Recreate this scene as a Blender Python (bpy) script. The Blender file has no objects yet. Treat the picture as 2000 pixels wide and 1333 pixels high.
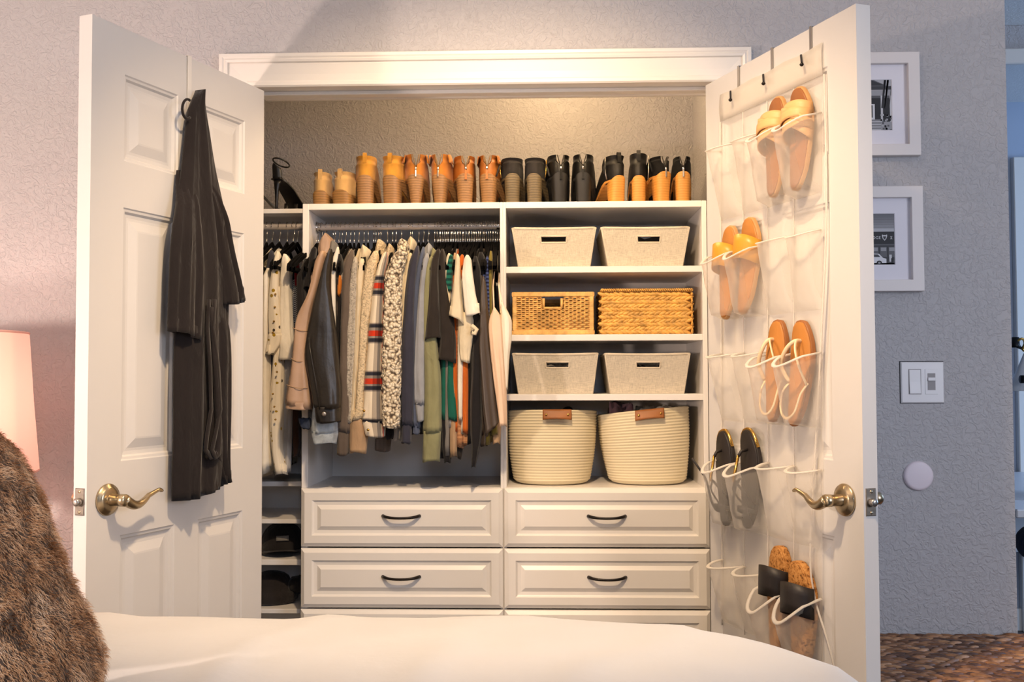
import bpy, bmesh, math, random
from mathutils import Vector, Matrix, noise
R = math.radians
PI = math.pi
rnd = random.Random(7)
scene = bpy.context.scene
C = scene.collection

# ------------------------------------------------------------------ camera
F, PITCH, YAW, ROLL = 1968.69, 0.03603, -0.03138, 0.00314      # focal length in px of the 2000 px frame
CAM = Vector((0.1588, -2.683, 1.2551))
_f = Vector((math.sin(YAW)*math.cos(PITCH), math.cos(YAW)*math.cos(PITCH), math.sin(PITCH)))
_r0 = Vector((math.cos(YAW), -math.sin(YAW), 0)); _d0 = _f.cross(_r0)
_r = math.cos(ROLL)*_r0 + math.sin(ROLL)*_d0
_d = math.cos(ROLL)*_d0 - math.sin(ROLL)*_r0
camd = bpy.data.cameras.new('camera'); cam = bpy.data.objects.new('camera', camd); C.objects.link(cam)
camd.sensor_width = 36; camd.lens = F*36/2000; camd.clip_start = 0.02
cam.matrix_world = Matrix(((_r.x, -_d.x, -_f.x, CAM.x), (_r.y, -_d.y, -_f.y, CAM.y), (_r.z, -_d.z, -_f.z, CAM.z), (0, 0, 0, 1)))
scene.camera = cam
def U(px, py, Y):                     # point of the photograph at a known depth plane
    v = _r*((px-1000)/F) + _d*((py-666.5)/F) + _f
    return CAM + v*((Y-CAM.y)/v.y)

# ------------------------------------------------------------------ world, lights, exposure
w = bpy.data.worlds.new('world'); scene.world = w; w.use_nodes = True
w.node_tree.nodes['Background'].inputs[0].default_value = (0.66, 0.72, 0.90, 1)
w.node_tree.nodes['Background'].inputs[1].default_value = 0.10
scene.view_settings.view_transform = 'Standard'; scene.view_settings.look = 'None'
scene.view_settings.gamma = 1; scene.view_settings.use_curve_mapping = False
scene.view_settings.exposure = 0.0
def light(name, kind, loc, energy, color, size=0.1, target=None, spot=None, blend=0.3, size_y=None):
    l = bpy.data.lights.new(name, kind); l.energy = energy; l.color = color
    if kind == 'AREA':
        l.size = size
        if size_y: l.shape = 'RECTANGLE'; l.size_y = size_y
    else: l.shadow_soft_size = size
    if kind == 'SPOT': l.spot_size = spot; l.spot_blend = blend
    o = bpy.data.objects.new(name, l); C.objects.link(o); o.location = loc
    if target is not None:
        o.rotation_euler = (Vector(target)-Vector(loc)).to_track_quat('-Z', 'Y').to_euler()
    return o
WARM = (1.0, 0.69, 0.36); LAMP = (1.0, 0.74, 0.62)
LAMPW = 5.5
for _x, _e in ((-0.34, 1.6), (-0.08, 1.9), (0.18, 2.6), (0.44, 2.4)): light('closet_strip_glow', 'POINT', (_x, 0.150, 2.068), _e, WARM, 0.02)
light('closet_ceiling_glow', 'POINT', (0.20, 0.42, 2.30), 7, WARM, 0.04)
light('recessed_downlight_glow', 'SPOT', (0.10, -1.35, 2.60), 150, (1.0, 0.71, 0.43), 0.05, (0.05, 0.15, 0.75), R(84), .6)
light('ceiling_lamp_glow', 'POINT', (-0.05, -1.5, 2.30), 9, (1.0, 0.82, 0.62), 0.07)
light('bedside_lamp_glow', 'POINT', (-1.80, -1.70, 1.27), 98, (1.0, 0.78, 0.65), 0.05)
light('right_daylight_fill', 'AREA', (2.7, -2.7, 1.75), 39, (0.82, 0.86, 1.0), 0.9, (0.9, 0, 1.3), size_y=1.2)  # unseen daylight fill added to cool the right wall while sparing the closet
light('camera_flash_fill', 'AREA', (0.45, -3.9, 1.75), 7, (0.58, 0.74, 1.0), 0.4, (0.1, 0.3, 1.1), size_y=0.5)  # added cool frontal fill standing in for a flash, not a window
light('hall_window_daylight', 'AREA', (4.6, 0.7, 1.7), 60, (0.40, 0.62, 1.0), 1.2, (2.2, 1.6, 1.5), size_y=1.4)

# ------------------------------------------------------------------ mesh helper
BASE = {}
class MB:
    def __init__(s): s.v = []; s.f = []; s.uv = []; s.m = []
    def add(s, vs, fs, uv=None, m=0):
        o = len(s.v); s.v += [tuple(p) for p in vs]
        for k, f in enumerate(fs):
            s.f.append([i+o for i in f]); s.uv.append(uv[k] if uv else None); s.m.append(m)
        return s
    def box(s, x0, x1, y0, y1, z0, z1, m=0, bev=0.0):
        if bev <= 0:
            vs = [(x, y, z) for z in (z0, z1) for y in (y0, y1) for x in (x0, x1)]
            return s.add(vs, [(0,2,3,1),(4,5,7,6),(0,1,5,4),(2,6,7,3),(0,4,6,2),(1,3,7,5)], m=m)
        b = bev; X = (x0, x1); Y = (y0, y1); Z = (z0, z1); vs = []; idx = {}
        for i in (0,1):
            for j in (0,1):
                for k in (0,1):
                    sx, sy, sz = (b, -b)[i], (b, -b)[j], (b, -b)[k]
                    for a, p in enumerate(((X[i], Y[j]+sy, Z[k]+sz), (X[i]+sx, Y[j], Z[k]+sz), (X[i]+sx, Y[j]+sy, Z[k]))):
                        idx[i,j,k,a] = len(vs); vs.append(p)
        fs = []
        for i in (0,1):
            fs.append([idx[i,0,0,0], idx[i,1,0,0], idx[i,1,1,0], idx[i,0,1,0]])
            fs.append([idx[0,i,0,1], idx[1,i,0,1], idx[1,i,1,1], idx[0,i,1,1]])
            fs.append([idx[0,0,i,2], idx[1,0,i,2], idx[1,1,i,2], idx[0,1,i,2]])
            for j in (0,1):
                fs.append([idx[i,j,0,0], idx[i,j,1,0], idx[i,j,1,1], idx[i,j,0,1]])
                fs.append([idx[i,0,j,0], idx[i,1,j,0], idx[i,1,j,2], idx[i,0,j,2]])
                fs.append([idx[0,i,j,1], idx[1,i,j,1], idx[1,i,j,2], idx[0,i,j,2]])
                for k in (0,1): fs.append([idx[i,j,k,0], idx[i,j,k,1], idx[i,j,k,2]])
        return s.add(vs, fs, m=m)
    def loft(s, rings, cap0=True, cap1=True, closed=True, m=0, vlen=None):
        n = len(rings[0]); vs = [p for r in rings for p in r]; fs = []; uv = []
        K = len(rings); kk = n if closed else n-1
        acc = [0.0]
        for a, b in zip(rings, rings[1:]):
            ca = sum((Vector(p) for p in a), Vector())/n; cb = sum((Vector(p) for p in b), Vector())/n
            acc.append(acc[-1]+(cb-ca).length)
        for i in range(K-1):
            for j in range(kk):
                fs.append((i*n+j, i*n+(j+1) % n, (i+1)*n+(j+1) % n, (i+1)*n+j))
                u0, u1 = j/n, (j+1)/n
                uv.append(((u0, acc[i]), (u1, acc[i]), (u1, acc[i+1]), (u0, acc[i+1])))
        if cap0: fs.append(tuple(range(n-1, -1, -1))); uv.append(None)
        if cap1: fs.append(tuple((K-1)*n+j for j in range(n))); uv.append(None)
        return s.add(vs, fs, uv, m)
    def tube(s, path, r, n=8, closed=False, caps=True, m=0, flat=None):
        P = [Vector(p) for p in path]; K = len(P); rings = []; up = None
        for i in range(K):
            if closed: t = P[(i+1) % K]-P[i-1]
            else: t = P[min(i+1, K-1)]-P[max(i-1, 0)]
            t.normalize()
            if up is None:
                up = Vector((0,0,1)) if abs(t.z) < .9 else Vector((1,0,0))
            up = (up - t*up.dot(t)); 
            if up.length < 1e-6: up = t.orthogonal()
            up.normalize(); side = t.cross(up)
            rr = r[i] if isinstance(r, (list, tuple)) else r
            fl = flat if flat else 1
            rings.append([P[i]+side*rr*math.cos(2*PI*k/n)+up*rr*fl*math.sin(2*PI*k/n) for k in range(n)])
        if closed: rings.append(rings[0])
        return s.loft(rings, caps and not closed, caps and not closed, m=m)
    def lathe(s, prof, c=(0,0,0), n=32, axis='z', m=0, cap0=False, cap1=False):
        rings = []
        for r, h in prof:
            ring = []
            for k in range(n):
                a = 2*PI*k/n; x, y = r*math.cos(a), r*math.sin(a)
                p = {'z': (x, y, h), 'y': (x, h, y), 'x': (h, x, y)}[axis]
                ring.append((p[0]+c[0], p[1]+c[1], p[2]+c[2]))
            rings.append(ring)
        return s.loft(rings, cap0, cap1, m=m)
    def grid(s, fn, nu, nv, m=0):
        vs = [fn(i/nu, j/nv) for j in range(nv+1) for i in range(nu+1)]; fs = []; uv = []
        for j in range(nv):
            for i in range(nu):
                a = j*(nu+1)+i; fs.append((a, a+1, a+nu+2, a+nu+1))
                uv.append(((i/nu, j/nv), ((i+1)/nu, j/nv), ((i+1)/nu, (j+1)/nv), (i/nu, (j+1)/nv)))
        return s.add(vs, fs, uv, m)
    def rects(s, x0, x1, z0, z1, prof, fn, cap=True, m=0):
        # concentric rectangles: prof = [(inset, height)], fn(x, h, z) -> point
        rings = []
        for ins, h in prof:
            a, b, c, d = x0+ins, x1-ins, z0+ins, z1-ins
            rings.append([fn(a, h, c), fn(b, h, c), fn(b, h, d), fn(a, h, d)])
        return s.loft(rings, False, cap, m=m)
    def xf(s, M):
        s.v = [tuple(M @ Vector(p)) for p in s.v]; return s
    def disp(s, fn):
        s.v = [tuple(fn(Vector(p))) for p in s.v]; return s
    def build(s, name, mat, parent=None, smooth=False, fix=True, kind=None, label=None, angle=None, solid=None, own=False):
        me = bpy.data.meshes.new(name)
        base = BASE.get(parent, Vector((0,0,0))) if parent else Vector((0,0,0))
        if own:                                   # top-level mesh: origin at the middle of its base
            xs = [p[0] for p in s.v]; ys = [p[1] for p in s.v]; zs = [p[2] for p in s.v]
            base = Vector(((min(xs)+max(xs))/2, (min(ys)+max(ys))/2, min(zs)))
        me.from_pydata([(p[0]-base.x, p[1]-base.y, p[2]-base.z) for p in s.v], [], s.f)
        if any(u is not None for u in s.uv):
            ul = me.uv_layers.new(name='UVMap'); li = 0; data = [0.0]*(2*len(me.loops))
            for f, u in zip(s.f, s.uv):
                for k in range(len(f)):
                    if u: data[2*li], data[2*li+1] = u[k]
                    li += 1
            ul.data.foreach_set('uv', data)
        mats = mat if isinstance(mat, (list, tuple)) else [mat]
        for mm in mats: me.materials.append(mm)
        if len(mats) > 1: me.polygons.foreach_set('material_index', s.m)
        if fix:
            bm = bmesh.new(); bm.from_mesh(me); bmesh.ops.recalc_face_normals(bm, faces=bm.faces); bm.to_mesh(me); bm.free()
        if smooth: me.polygons.foreach_set('use_smooth', [True]*len(me.polygons))
        me.update()
        if smooth and angle: me.set_sharp_from_angle(angle=R(angle))
        o = bpy.data.objects.new(name, me); C.objects.link(o)
        if parent: o.parent = parent; BASE[o] = base
        elif own: o.location = base; BASE[o] = base
        if kind: o['kind'] = kind
        if label: o['label'] = label
        if solid:
            md = o.modifiers.new('thickness', 'SOLIDIFY'); md.thickness = solid; md.offset = 0
        return o
def thing(name, label, cat, loc=(0,0,0), group=None):
    o = bpy.data.objects.new(name, None); C.objects.link(o); o.location = loc; o.empty_display_size = .05
    o['label'] = label; o['category'] = cat
    if group: o['group'] = group
    BASE[o] = Vector(loc); return o
def tag(o, label, cat, group=None):
    o['label'] = label; o['category'] = cat
    if group: o['group'] = group
    return o
def struct(o): o['kind'] = 'structure'; return o
def copy_tree(o, parent=None):
    c = o.copy(); C.objects.link(c); c.parent = parent
    for ch in o.children: copy_tree(ch, c)
    return c
def cr(pts, m=5, closed=False):       # Catmull-Rom smoothing of a path
    P = [Vector(p) for p in pts]; out = []; n = len(P)
    for i in range(n if closed else n-1):
        p0 = P[i-1] if (i > 0 or closed) else P[0]; p1 = P[i]; p2 = P[(i+1) % n]; p3 = P[(i+2) % n] if (i+2 < n or closed) else P[-1]
        for k in range(m):
            t = k/m; out.append(.5*((2*p1)+(p2-p0)*t+(2*p0-5*p1+4*p2-p3)*t*t+(3*p1-p0-3*p2+p3)*t**3))
    if not closed: out.append(P[-1])
    return out
def lerp(a, b, t): return a+(b-a)*t
def sstep(t): t = max(0, min(1, t)); return t*t*(3-2*t)

# ------------------------------------------------------------------ materials
class NT:
    def __init__(s, name):
        s.mat = bpy.data.materials.new(name); s.mat.use_nodes = True; s.t = s.mat.node_tree
        s.b = s.t.nodes['Principled BSDF']; s.out = s.t.nodes['Material Output']
    def n(s, typ, **kw):
        nd = s.t.nodes.new('ShaderNode'+typ)
        for k, v in kw.items():
            if k in nd.inputs: nd.inputs[k].default_value = v
            else: setattr(nd, k, v)
        return nd
    def l(s, a, b): s.t.links.new(a, b)
    def coord(s, kind='Object', scale=(1,1,1)):
        tc = s.n('TexCoord'); mp = s.n('Mapping'); mp.inputs['Scale'].default_value = scale
        s.l(tc.outputs[kind], mp.inputs['Vector']); return mp.outputs['Vector']
    def bump(s, h, strength=.3, dist=.002):
        bp = s.n('Bump'); bp.inputs['Strength'].default_value = strength; bp.inputs['Distance'].default_value = dist
        s.l(h, bp.inputs['Height']); s.l(bp.outputs['Normal'], s.b.inputs['Normal']); return bp
    def ramp(s, fac, stops, interp='LINEAR'):
        r = s.n('ValToRGB'); r.color_ramp.interpolation = interp; e = r.color_ramp.elements
        while len(e) < len(stops): e.new(.5)
        for el, (p, c) in zip(e, stops): el.position = p; el.color = (*c, 1)
        s.l(fac, r.inputs['Fac']); return r.outputs['Color']
    def math(s, op, a, b=None):
        m = s.n('Math', operation=op)
        for i, x in enumerate((a, b)):
            if x is None: continue
            if isinstance(x, (int, float)): m.inputs[i].default_value = x
            else: s.l(x, m.inputs[i])
        return m.outputs[0]
    def mix(s, fac, a, b, blend='MIX'):
        m = s.n('Mix', data_type='RGBA', blend_type=blend)
        for i, x in ((0, fac), (6, a), (7, b)):
            if isinstance(x, (int, float)): m.inputs[i].default_value = x
            elif isinstance(x, tuple): m.inputs[i].default_value = (*x, 1)
            else: s.l(x, m.inputs[i])
        return m.outputs[2]
def S(r, g, b):                        # sRGB 0-255 -> linear
    f = lambda c: (c/12.92 if c <= .04045 else ((c+.055)/1.055)**2.4)
    return (f(r/255), f(g/255), f(b/255))
MC = {}
def plain(name, col, rough=.5, metal=0, bump=0, bscale=200, var=0, vscale=8, spec=.5, sheen=0, coat=0, stretch=(1,1,1), dist=.001, wrinkle=0):
    if name in MC: return MC[name]
    t = NT(name); b = t.b
    b.inputs['Base Color'].default_value = (*col, 1); b.inputs['Roughness'].default_value = rough
    b.inputs['Metallic'].default_value = metal; b.inputs['Specular IOR Level'].default_value = spec
    if sheen: b.inputs['Sheen Weight'].default_value = sheen; b.inputs['Sheen Roughness'].default_value = .5
    if coat: b.inputs['Coat Weight'].default_value = coat; b.inputs['Coat Roughness'].default_value = .15
    if var:
        nz = t.n('TexNoise', Scale=vscale, Detail=4.0); t.l(t.coord(scale=stretch), nz.inputs['Vector'])
        c = t.ramp(nz.outputs['Fac'], ((.3, tuple(max(0, x*(1-var)) for x in col)), (.7, tuple(min(1, x*(1+var)) for x in col))))
        t.l(c, b.inputs['Base Color'])
    if bump:
        nz = t.n('TexNoise', Scale=bscale, Detail=3.0); t.l(t.coord(scale=stretch), nz.inputs['Vector']); t.bump(nz.outputs['Fac'], bump, dist)
    if wrinkle:
        nw = t.n('TexNoise', Scale=22.0, Detail=3.0, Distortion=.6); t.l(t.coord(scale=(1.3, 1.3, .45)), nw.inputs['Vector'])
        bw = t.n('Bump'); bw.inputs['Strength'].default_value = wrinkle; bw.inputs['Distance'].default_value = .012; t.l(nw.outputs['Fac'], bw.inputs['Height'])
        prev = b.inputs['Normal'].links[0].from_node if b.inputs['Normal'].links else None
        if prev: t.l(bw.outputs['Normal'], prev.inputs['Normal'])
        else: t.l(bw.outputs['Normal'], b.inputs['Normal'])
    MC[name] = t.mat; return t.mat
def fabric(name, col, weave=900, bump=.25, var=.12, rough=.9, sheen=.15, vscale=14, wrinkle=.55):
    return plain(name, col, rough, 0, bump, weave, var, vscale, .2, sheen, wrinkle=wrinkle)
def wall_paint(name, col, strength=.68):
    t = NT(name); t.b.inputs['Base Color'].default_value = (*col, 1); t.b.inputs['Roughness'].default_value = .62
    t.b.inputs['Specular IOR Level'].default_value = .35
    v = t.coord(scale=(1,1,1))
    a = t.n('TexNoise', Scale=58.0, Detail=3.0, Distortion=1.6); t.l(v, a.inputs['Vector'])
    h = t.ramp(a.outputs['Fac'], ((.42, (0,0,0)), (.62, (1,1,1))))
    t.bump(h, strength, .0022); return t.mat
M = {}
M['wall'] = wall_paint('grey_wall_paint', S(179,176,177))
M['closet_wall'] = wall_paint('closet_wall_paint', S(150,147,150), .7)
M['ceiling'] = wall_paint('ceiling_paint', S(225,224,222), .3)
M['hall'] = plain('hall_wall_paint', S(160,172,190), .6, bump=.2, bscale=120)
M['white'] = plain('white_semigloss_paint', S(222,217,210), .32, bump=.04, bscale=60)
M['door'] = plain('door_white_paint', S(207,204,201), .38, bump=.10, bscale=220, stretch=(3,3,.25))
M['mel'] = plain('white_melamine', S(236,232,228), .36)
M['drawer'] = plain('white_thermofoil', S(236,231,224), .34)
M['brass'] = plain('satin_antique_brass', S(186,168,138), .28, 1, bump=.03, bscale=300)
M['nickel'] = plain('brushed_nickel', S(178,172,165), .3, 1)
M['chrome'] = plain('chrome', S(205,200,195), .16, 1)
M['plate'] = plain('aged_steel_plate', S(130,122,112), .4, .9, var=.25, vscale=60)
M['bronze'] = plain('dark_bronze_pull', S(34,28,25), .35, .6)
M['black_metal'] = plain('black_metal', S(22,22,24), .4, .5)
M['gold'] = plain('gold_metal', S(214,170,90), .22, 1)
M['plastic'] = plain('white_plastic', S(225,222,222), .35)
M['disc'] = plain('pinkish_white_plastic', S(226,214,220), .5)
M['black_velvet'] = plain('black_hanger_flock', S(13,12,13), .9, spec=.08)
M['rod'] = plain('satin_rod', S(222,212,204), .34, .55)
M['dark'] = plain('near_black_fabric', S(24,23,26), .9, bump=.2, bscale=300)
M['black_rubber'] = plain('black_rubber', S(25,25,27), .6)
M['floor'] = plain('dark_floor', S(70,62,58), .5, var=.2, vscale=5)
# ================================================================== the setting
WT = 0.115                                  # wall thickness
OX, OZ = 0.628, 2.045                       # half width and height of the closet opening
CEIL = 2.63
mb = MB(); mb.box(-2.3, -OX-.018, 0, WT, 0, CEIL); mb.box(OX+.018, 1.386, 0, WT, 0, CEIL); mb.box(-OX-.018, OX+.018, 0, WT, OZ+.018, CEIL)
struct(mb.build('wall_front', M['wall']))
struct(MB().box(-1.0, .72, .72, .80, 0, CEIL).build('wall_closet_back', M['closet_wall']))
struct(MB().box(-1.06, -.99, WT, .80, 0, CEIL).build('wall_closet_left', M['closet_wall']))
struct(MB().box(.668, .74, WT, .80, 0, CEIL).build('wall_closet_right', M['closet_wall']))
struct(MB().box(-1.06, .74, WT, .80, 2.36, 2.42).build('ceiling_closet', M['ceiling']))
struct(MB().box(-2.3, 4.8, -4.2, 2.5, -.06, 0).build('floor', M['floor']))
struct(MB().box(-2.3, 4.8, -4.2, 2.5, CEIL, CEIL+.06).build('ceiling', M['ceiling']))
struct(MB().box(-2.4, -2.3, -4.2, .12, 0, CEIL).build('wall_left', M['wall']))
# hall beyond the wall end
struct(MB().box(1.3, 4.8, 2.41, 2.5, 0, CEIL).build('wall_hall_back', M['hall']))
struct(MB().box(1.3, 4.8, 2.39, 2.41, 0, .11, bev=.004).build('baseboard_hall', M['white']))
struct(MB().box(1.3, 4.8, 1.28, 1.36, 2.50, CEIL, bev=.003).build('wall_hall_header', M['wall']))
struct(MB().box(1.3, 4.8, 1.255, 1.28, 2.47, 2.53, bev=.004).build('trim_4', M['white']))
hd = struct(MB().box(2.561, 3.3, 2.390, 2.4095, 0, 2.284).build('door_3', M['hall'], own=True))
m2 = MB(); m2.box(2.50, 2.56, 2.375, 2.412, 0, 2.345, bev=.004); m2.box(2.561, 3.36, 2.375, 2.412, 2.285, 2.345, bev=.004)
struct(m2.build('trim_5', M['white']))

# casing round the closet opening (mitred profile) and the jamb lining
CP = [(-.004, 0), (-.004, .010), (.000, .014), (.008, .014), (.013, .011), (.030, .012), (.056, .015), (.060, .014), (.062, .020), (.068, .022), (.072, .019), (.076, .022), (.084, .022), (.086, .018), (.086, 0)]
mb = MB(); rings = []
for o, d in CP:
    rings.append([(-OX-o, -d, 0), (-OX-o, -d, OZ+o), (OX+o, -d, OZ+o), (OX+o, -d, 0)])
mb.loft(rings, False, False, closed=False)
tr = struct(mb.build('trim_1', M['white'], own=True)); tr['label'] = 'white moulded casing around the closet opening'
mb = MB()
mb.box(-OX-.018, OX+.018, 0, WT, OZ, OZ+.018); mb.box(-OX-.018, -OX, 0, WT, 0, OZ); mb.box(OX, OX+.018, 0, WT, 0, OZ)
mb.build('jamb', M['white'], tr)
mb = MB(); mb.box(-OX, OX, .045, .08, OZ-.011, OZ, bev=.002); mb.box(-OX, -OX+.011, .045, .08, 0, OZ-.011, bev=.002); mb.box(OX-.011, OX, .045, .08, 0, OZ-.011, bev=.002)
mb.build('door_stop', M['white'], tr)
# inner track strip behind the header
mb = MB(); mb.box(-OX, OX, WT, WT+.02, OZ-.004, OZ+.07, bev=.003); struct(mb.build('trim_2', M['white']))

# closet strip light behind the header
dl = thing('strip_light', 'slim strip light fixed behind the closet header', 'strip light', (.18, .145, 2.08))
MB().box(-.40, .50, WT+.02, WT+.045, 2.090, 2.104, bev=.002).build('housing', M['white'], dl)
MB().box(-.39, .49, WT+.024, WT+.041, 2.086, 2.0905).build('diffuser', M['plastic'], dl)
cp_ = thing('closet_downlight', 'small round light on the closet ceiling', 'ceiling light', (.20, .42, 2.36))
MB().lathe([(0, 2.36), (.05, 2.36), (.05, 2.352), (.03, 2.346), (0, 2.346)], (.20, .42, 0), 24).build('puck', M['white'], cp_, True)
# ceiling lamp over the bed (outside the frame, lights the room)
cl = thing('ceiling_lamp', 'small ceiling lamp over the bed', 'ceiling light', (-.05, -1.5, CEIL))
MB().lathe([(.0, CEIL), (.07, CEIL), (.07, CEIL-.02), (.012, CEIL-.03), (.012, 2.42), (.05, 2.41), (.05, 2.39), (0, 2.39)], (-.05, -1.5, 0), 24).build('canopy', M['nickel'], cl, True)

rd = thing('recessed_downlight', 'recessed ceiling downlight in front of the closet', 'ceiling light', (.10, -1.35, CEIL))
MB().lathe([(.085, CEIL-.001), (.088, CEIL-.006), (.07, CEIL-.008), (.066, CEIL-.001)], (.10, -1.35, 0), 32).build('trim_ring', M['white'], rd, True)
fl_ = thing('floor_lamp', 'slim floor lamp by the bed head outside the frame', 'lamp', (-1.80, -1.70, 0))
MB().lathe([(0, 0), (.13, 0), (.13, .015), (.012, .03), (.010, 1.19), (0, 1.19)], (-1.80, -1.70, 0), 24).build('stand', M['nickel'], fl_, True)

# ================================================================== the two closet doors
DW_, DT, DH = 0.62, 0.035, 2.03
TH = {-1: 0.3353, 1: 0.3589}
def door_frame(side):
    th = TH[side]; pin = Vector((side*.6254, 0, 0)); d = Vector((side*math.sin(th), -math.cos(th), 0)); n = Vector((-side*math.cos(th), -math.sin(th), 0))
    return pin, d, n
def DP(side, a, b, z):
    pin, d, n = door_frame(side); return pin + d*a + n*b + Vector((0, 0, z))
def DL(side, px, py, b=DT):                   # photograph point on a plane parallel to the door face -> (along, up)
    pin, d, n = door_frame(side); v = _r*((px-1000)/F) + _d*((py-666.5)/F) + _f
    p0 = pin+n*b; t = (p0-CAM).dot(n)/v.dot(n); P = CAM+v*t
    return (P-p0).dot(d), P.z
AL = [0, .084, .261, .345, .522, DW_]; ZL = [.006, .20, .914, 1.075, 1.632, 1.735, 1.928, DH]
PROF = [(0, 0), (.003, -.003), (.008, -.004), (.012, -.0095), (.020, -.0105), (.026, -.010), (.046, -.003), (.050, -.0025)]
def make_door(side, nm, label):
    th = TH[side]
    mb = MB()
    for b in (0, DT):
        for i in range(5):
            for j in range(7):
                if i in (1, 3) and j in (1, 3, 5): continue
                mb.add([DP(side, AL[i], b, ZL[j]), DP(side, AL[i+1], b, ZL[j]), DP(side, AL[i+1], b, ZL[j+1]), DP(side, AL[i], b, ZL[j+1])], [(0,1,2,3)])
    e = [(0, ZL[0]), (DW_, ZL[0]), (DW_, DH), (0, DH)]
    for (a0, z0), (a1, z1) in zip(e, e[1:]+e[:1]):
        mb.add([DP(side, a0, 0, z0), DP(side, a1, 0, z1), DP(side, a1, DT, z1), DP(side, a0, DT, z0)], [(0,1,2,3)])
    dr = struct(mb.build(nm, M['door'], own=True, fix=True)); dr['label'] = label
    for i in (1, 3):
        for j in (1, 3, 5):
            for face in (1, 0):
                fn = lambda x, h, z, face=face: DP(side, x, DT+h if face else -h, z)
                MB().rects(AL[i], AL[i+1], ZL[j], ZL[j+1], PROF, fn).build('panel', M['door'], dr)
    # lever handle set on both faces
    zc, ac = (.996, .562)
    for face in (1, 0):
        def q(a, b, z, face=face): return DP(side, a, DT+b if face else -b, z)
        mb = MB(); rr = [(0, .0), (.0335, .0), (.0345, .003), (.033, .006), (.0285, .0075), (.027, .010), (.022, .012), (.015, .0135), (.0, .0135)]
        mb.loft([[q(ac+r*math.cos(2*PI*k/32), h, zc+r*math.sin(2*PI*k/32)) for k in range(32)] for r, h in rr[1:-1]], True, True)
        hs = mb.build('lever_handle', M['brass'], dr, True, label='satin brass lever handle on a round rose')
        mb = MB(); mb.loft([[q(ac+r*math.cos(2*PI*k/20), h, zc+r*math.sin(2*PI*k/20)) for k in range(20)] for r, h in ((.0135, .012), (.0125, .016), (.0125, .036), (.0135, .037), (.0135, .050), (.011, .053), (.004, .054))], False, True)
        mb.build('lever_neck', M['brass'], hs, True)
        mb = MB(); path = []; rad = []
        for k in range(25):
            t = k/24; x = .0*t + t*.118; zz = -.014*math.sin(PI*min(1, t*1.9)*1.0)*(1 if t < .55 else 0) 
            zz = -.016*math.sin(PI*min(t/.62, 1)) + .010*sstep((t-.55)/.4) - .004*sstep((t-.9)/.1)
            path.append(q(ac-.002-x, .046, zc+zz+.002)); rad.append(lerp(.0115, .0045, sstep(t*1.15)) if t < .96 else .003)
        mb.tube(path, rad, 12); mb.build('lever', M['brass'], hs, True)
    # latch plate on the free edge
    mb = MB(); ths = .0285; zp = .997
    mb.rects(DT/2-.0125, DT/2+.0125, zp-ths, zp+ths, [(0, 0), (.0008, .0015), (.002, .002)], lambda x, h, z: DP(side, DW_+h, x, z))
    lp = mb.build('latch_plate', M['plate'], dr)
    mb = MB(); mb.loft([[DP(side, DW_+h, DT/2+.0085*s*math.cos(2*PI*k/20), zp+.0085*s*math.sin(2*PI*k/20)) for k in range(20)] for h, s in ((.002, 1), (.012, 1), (.015, .75), (.0155, .3))], False, True)
    mb.build('latch_bolt', M['nickel'], lp, True)
    for dz in (-.0215, .0215):
        mb = MB(); mb.loft([[DP(side, DW_+h, DT/2+.0035*s*math.cos(2*PI*k/12), zp+dz+.0035*s*math.sin(2*PI*k/12)) for k in range(12)] for h, s in ((.002, 1), (.0028, .9), (.003, .3))], False, True)
        mb.build('screw', M['brass'], lp, True)
    for hz in (.22, 1.02, 1.83):
        P = DP(side, -.003, -.004, hz); MB().lathe([(0, -.045), (.006, -.045), (.006, .045), (0, .045)], P, 12).build('hinge', M['brass'], dr, True)
    return dr
make_door(-1, 'door_1', 'open white six-panel closet door with the black robe hanging on it')
make_door(1, 'door_2', 'open white six-panel closet door with the clear shoe organizer hanging on it')

# ================================================================== closet system
YF, YB = .34, .70
def S_shelf(parent, name, x0, x1, y0, y1, z0, z1): return MB().box(x0, x1, y0, y1, z0, z1, bev=.0012).build(name, M['mel'], parent)
ZT = 1.784
hung = thing('hanging_closet_unit', 'white closet unit with the long hanging rod and drawers below', 'closet unit', (-.266, .52, 0))
S_shelf(hung, 'side_panel', -.571, -.552, YF, YB, .0, ZT)
S_shelf(hung, 'side_panel', .0285, .0375, YF, YB, .0, ZT)
S_shelf(hung, 'top_shelf', -.552, .0285, YF, YB, ZT-.019, ZT)
S_shelf(hung, 'deck', -.552, .0285, YF-.004, YB, .907, .926)
S_shelf(hung, 'back_panel', -.552, .0285, YB-.006, YB, .0, ZT-.019)
S_shelf(hung, 'plinth', -.552, .0285, YF+.05, YF+.07, 0, .07)
shel = thing('shelving_closet_unit', 'white closet unit with open shelves of bins and drawers below', 'closet unit', (.342, .52, 0))
S_shelf(shel, 'side_panel', .0376, .0465, YF, YB, .0, ZT)
S_shelf(shel, 'side_panel', .634, .6485, YF, YB, .0, ZT)
S_shelf(shel, 'top_shelf', .0465, .634, YF, YB, ZT-.019, ZT)
SHZ = [1.588, 1.383, 1.204]
for z in SHZ: S_shelf(shel, 'shelf', .0465, .634, YF+.002, YB, z-.019, z)
S_shelf(shel, 'deck', .0465, .634, YF-.004, YB, .907, .926)
S_shelf(shel, 'back_panel', .0465, .634, YB-.006, YB, .0, ZT-.019)
S_shelf(shel, 'plinth', .0465, .634, YF+.05, YF+.07, 0, .07)
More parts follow.
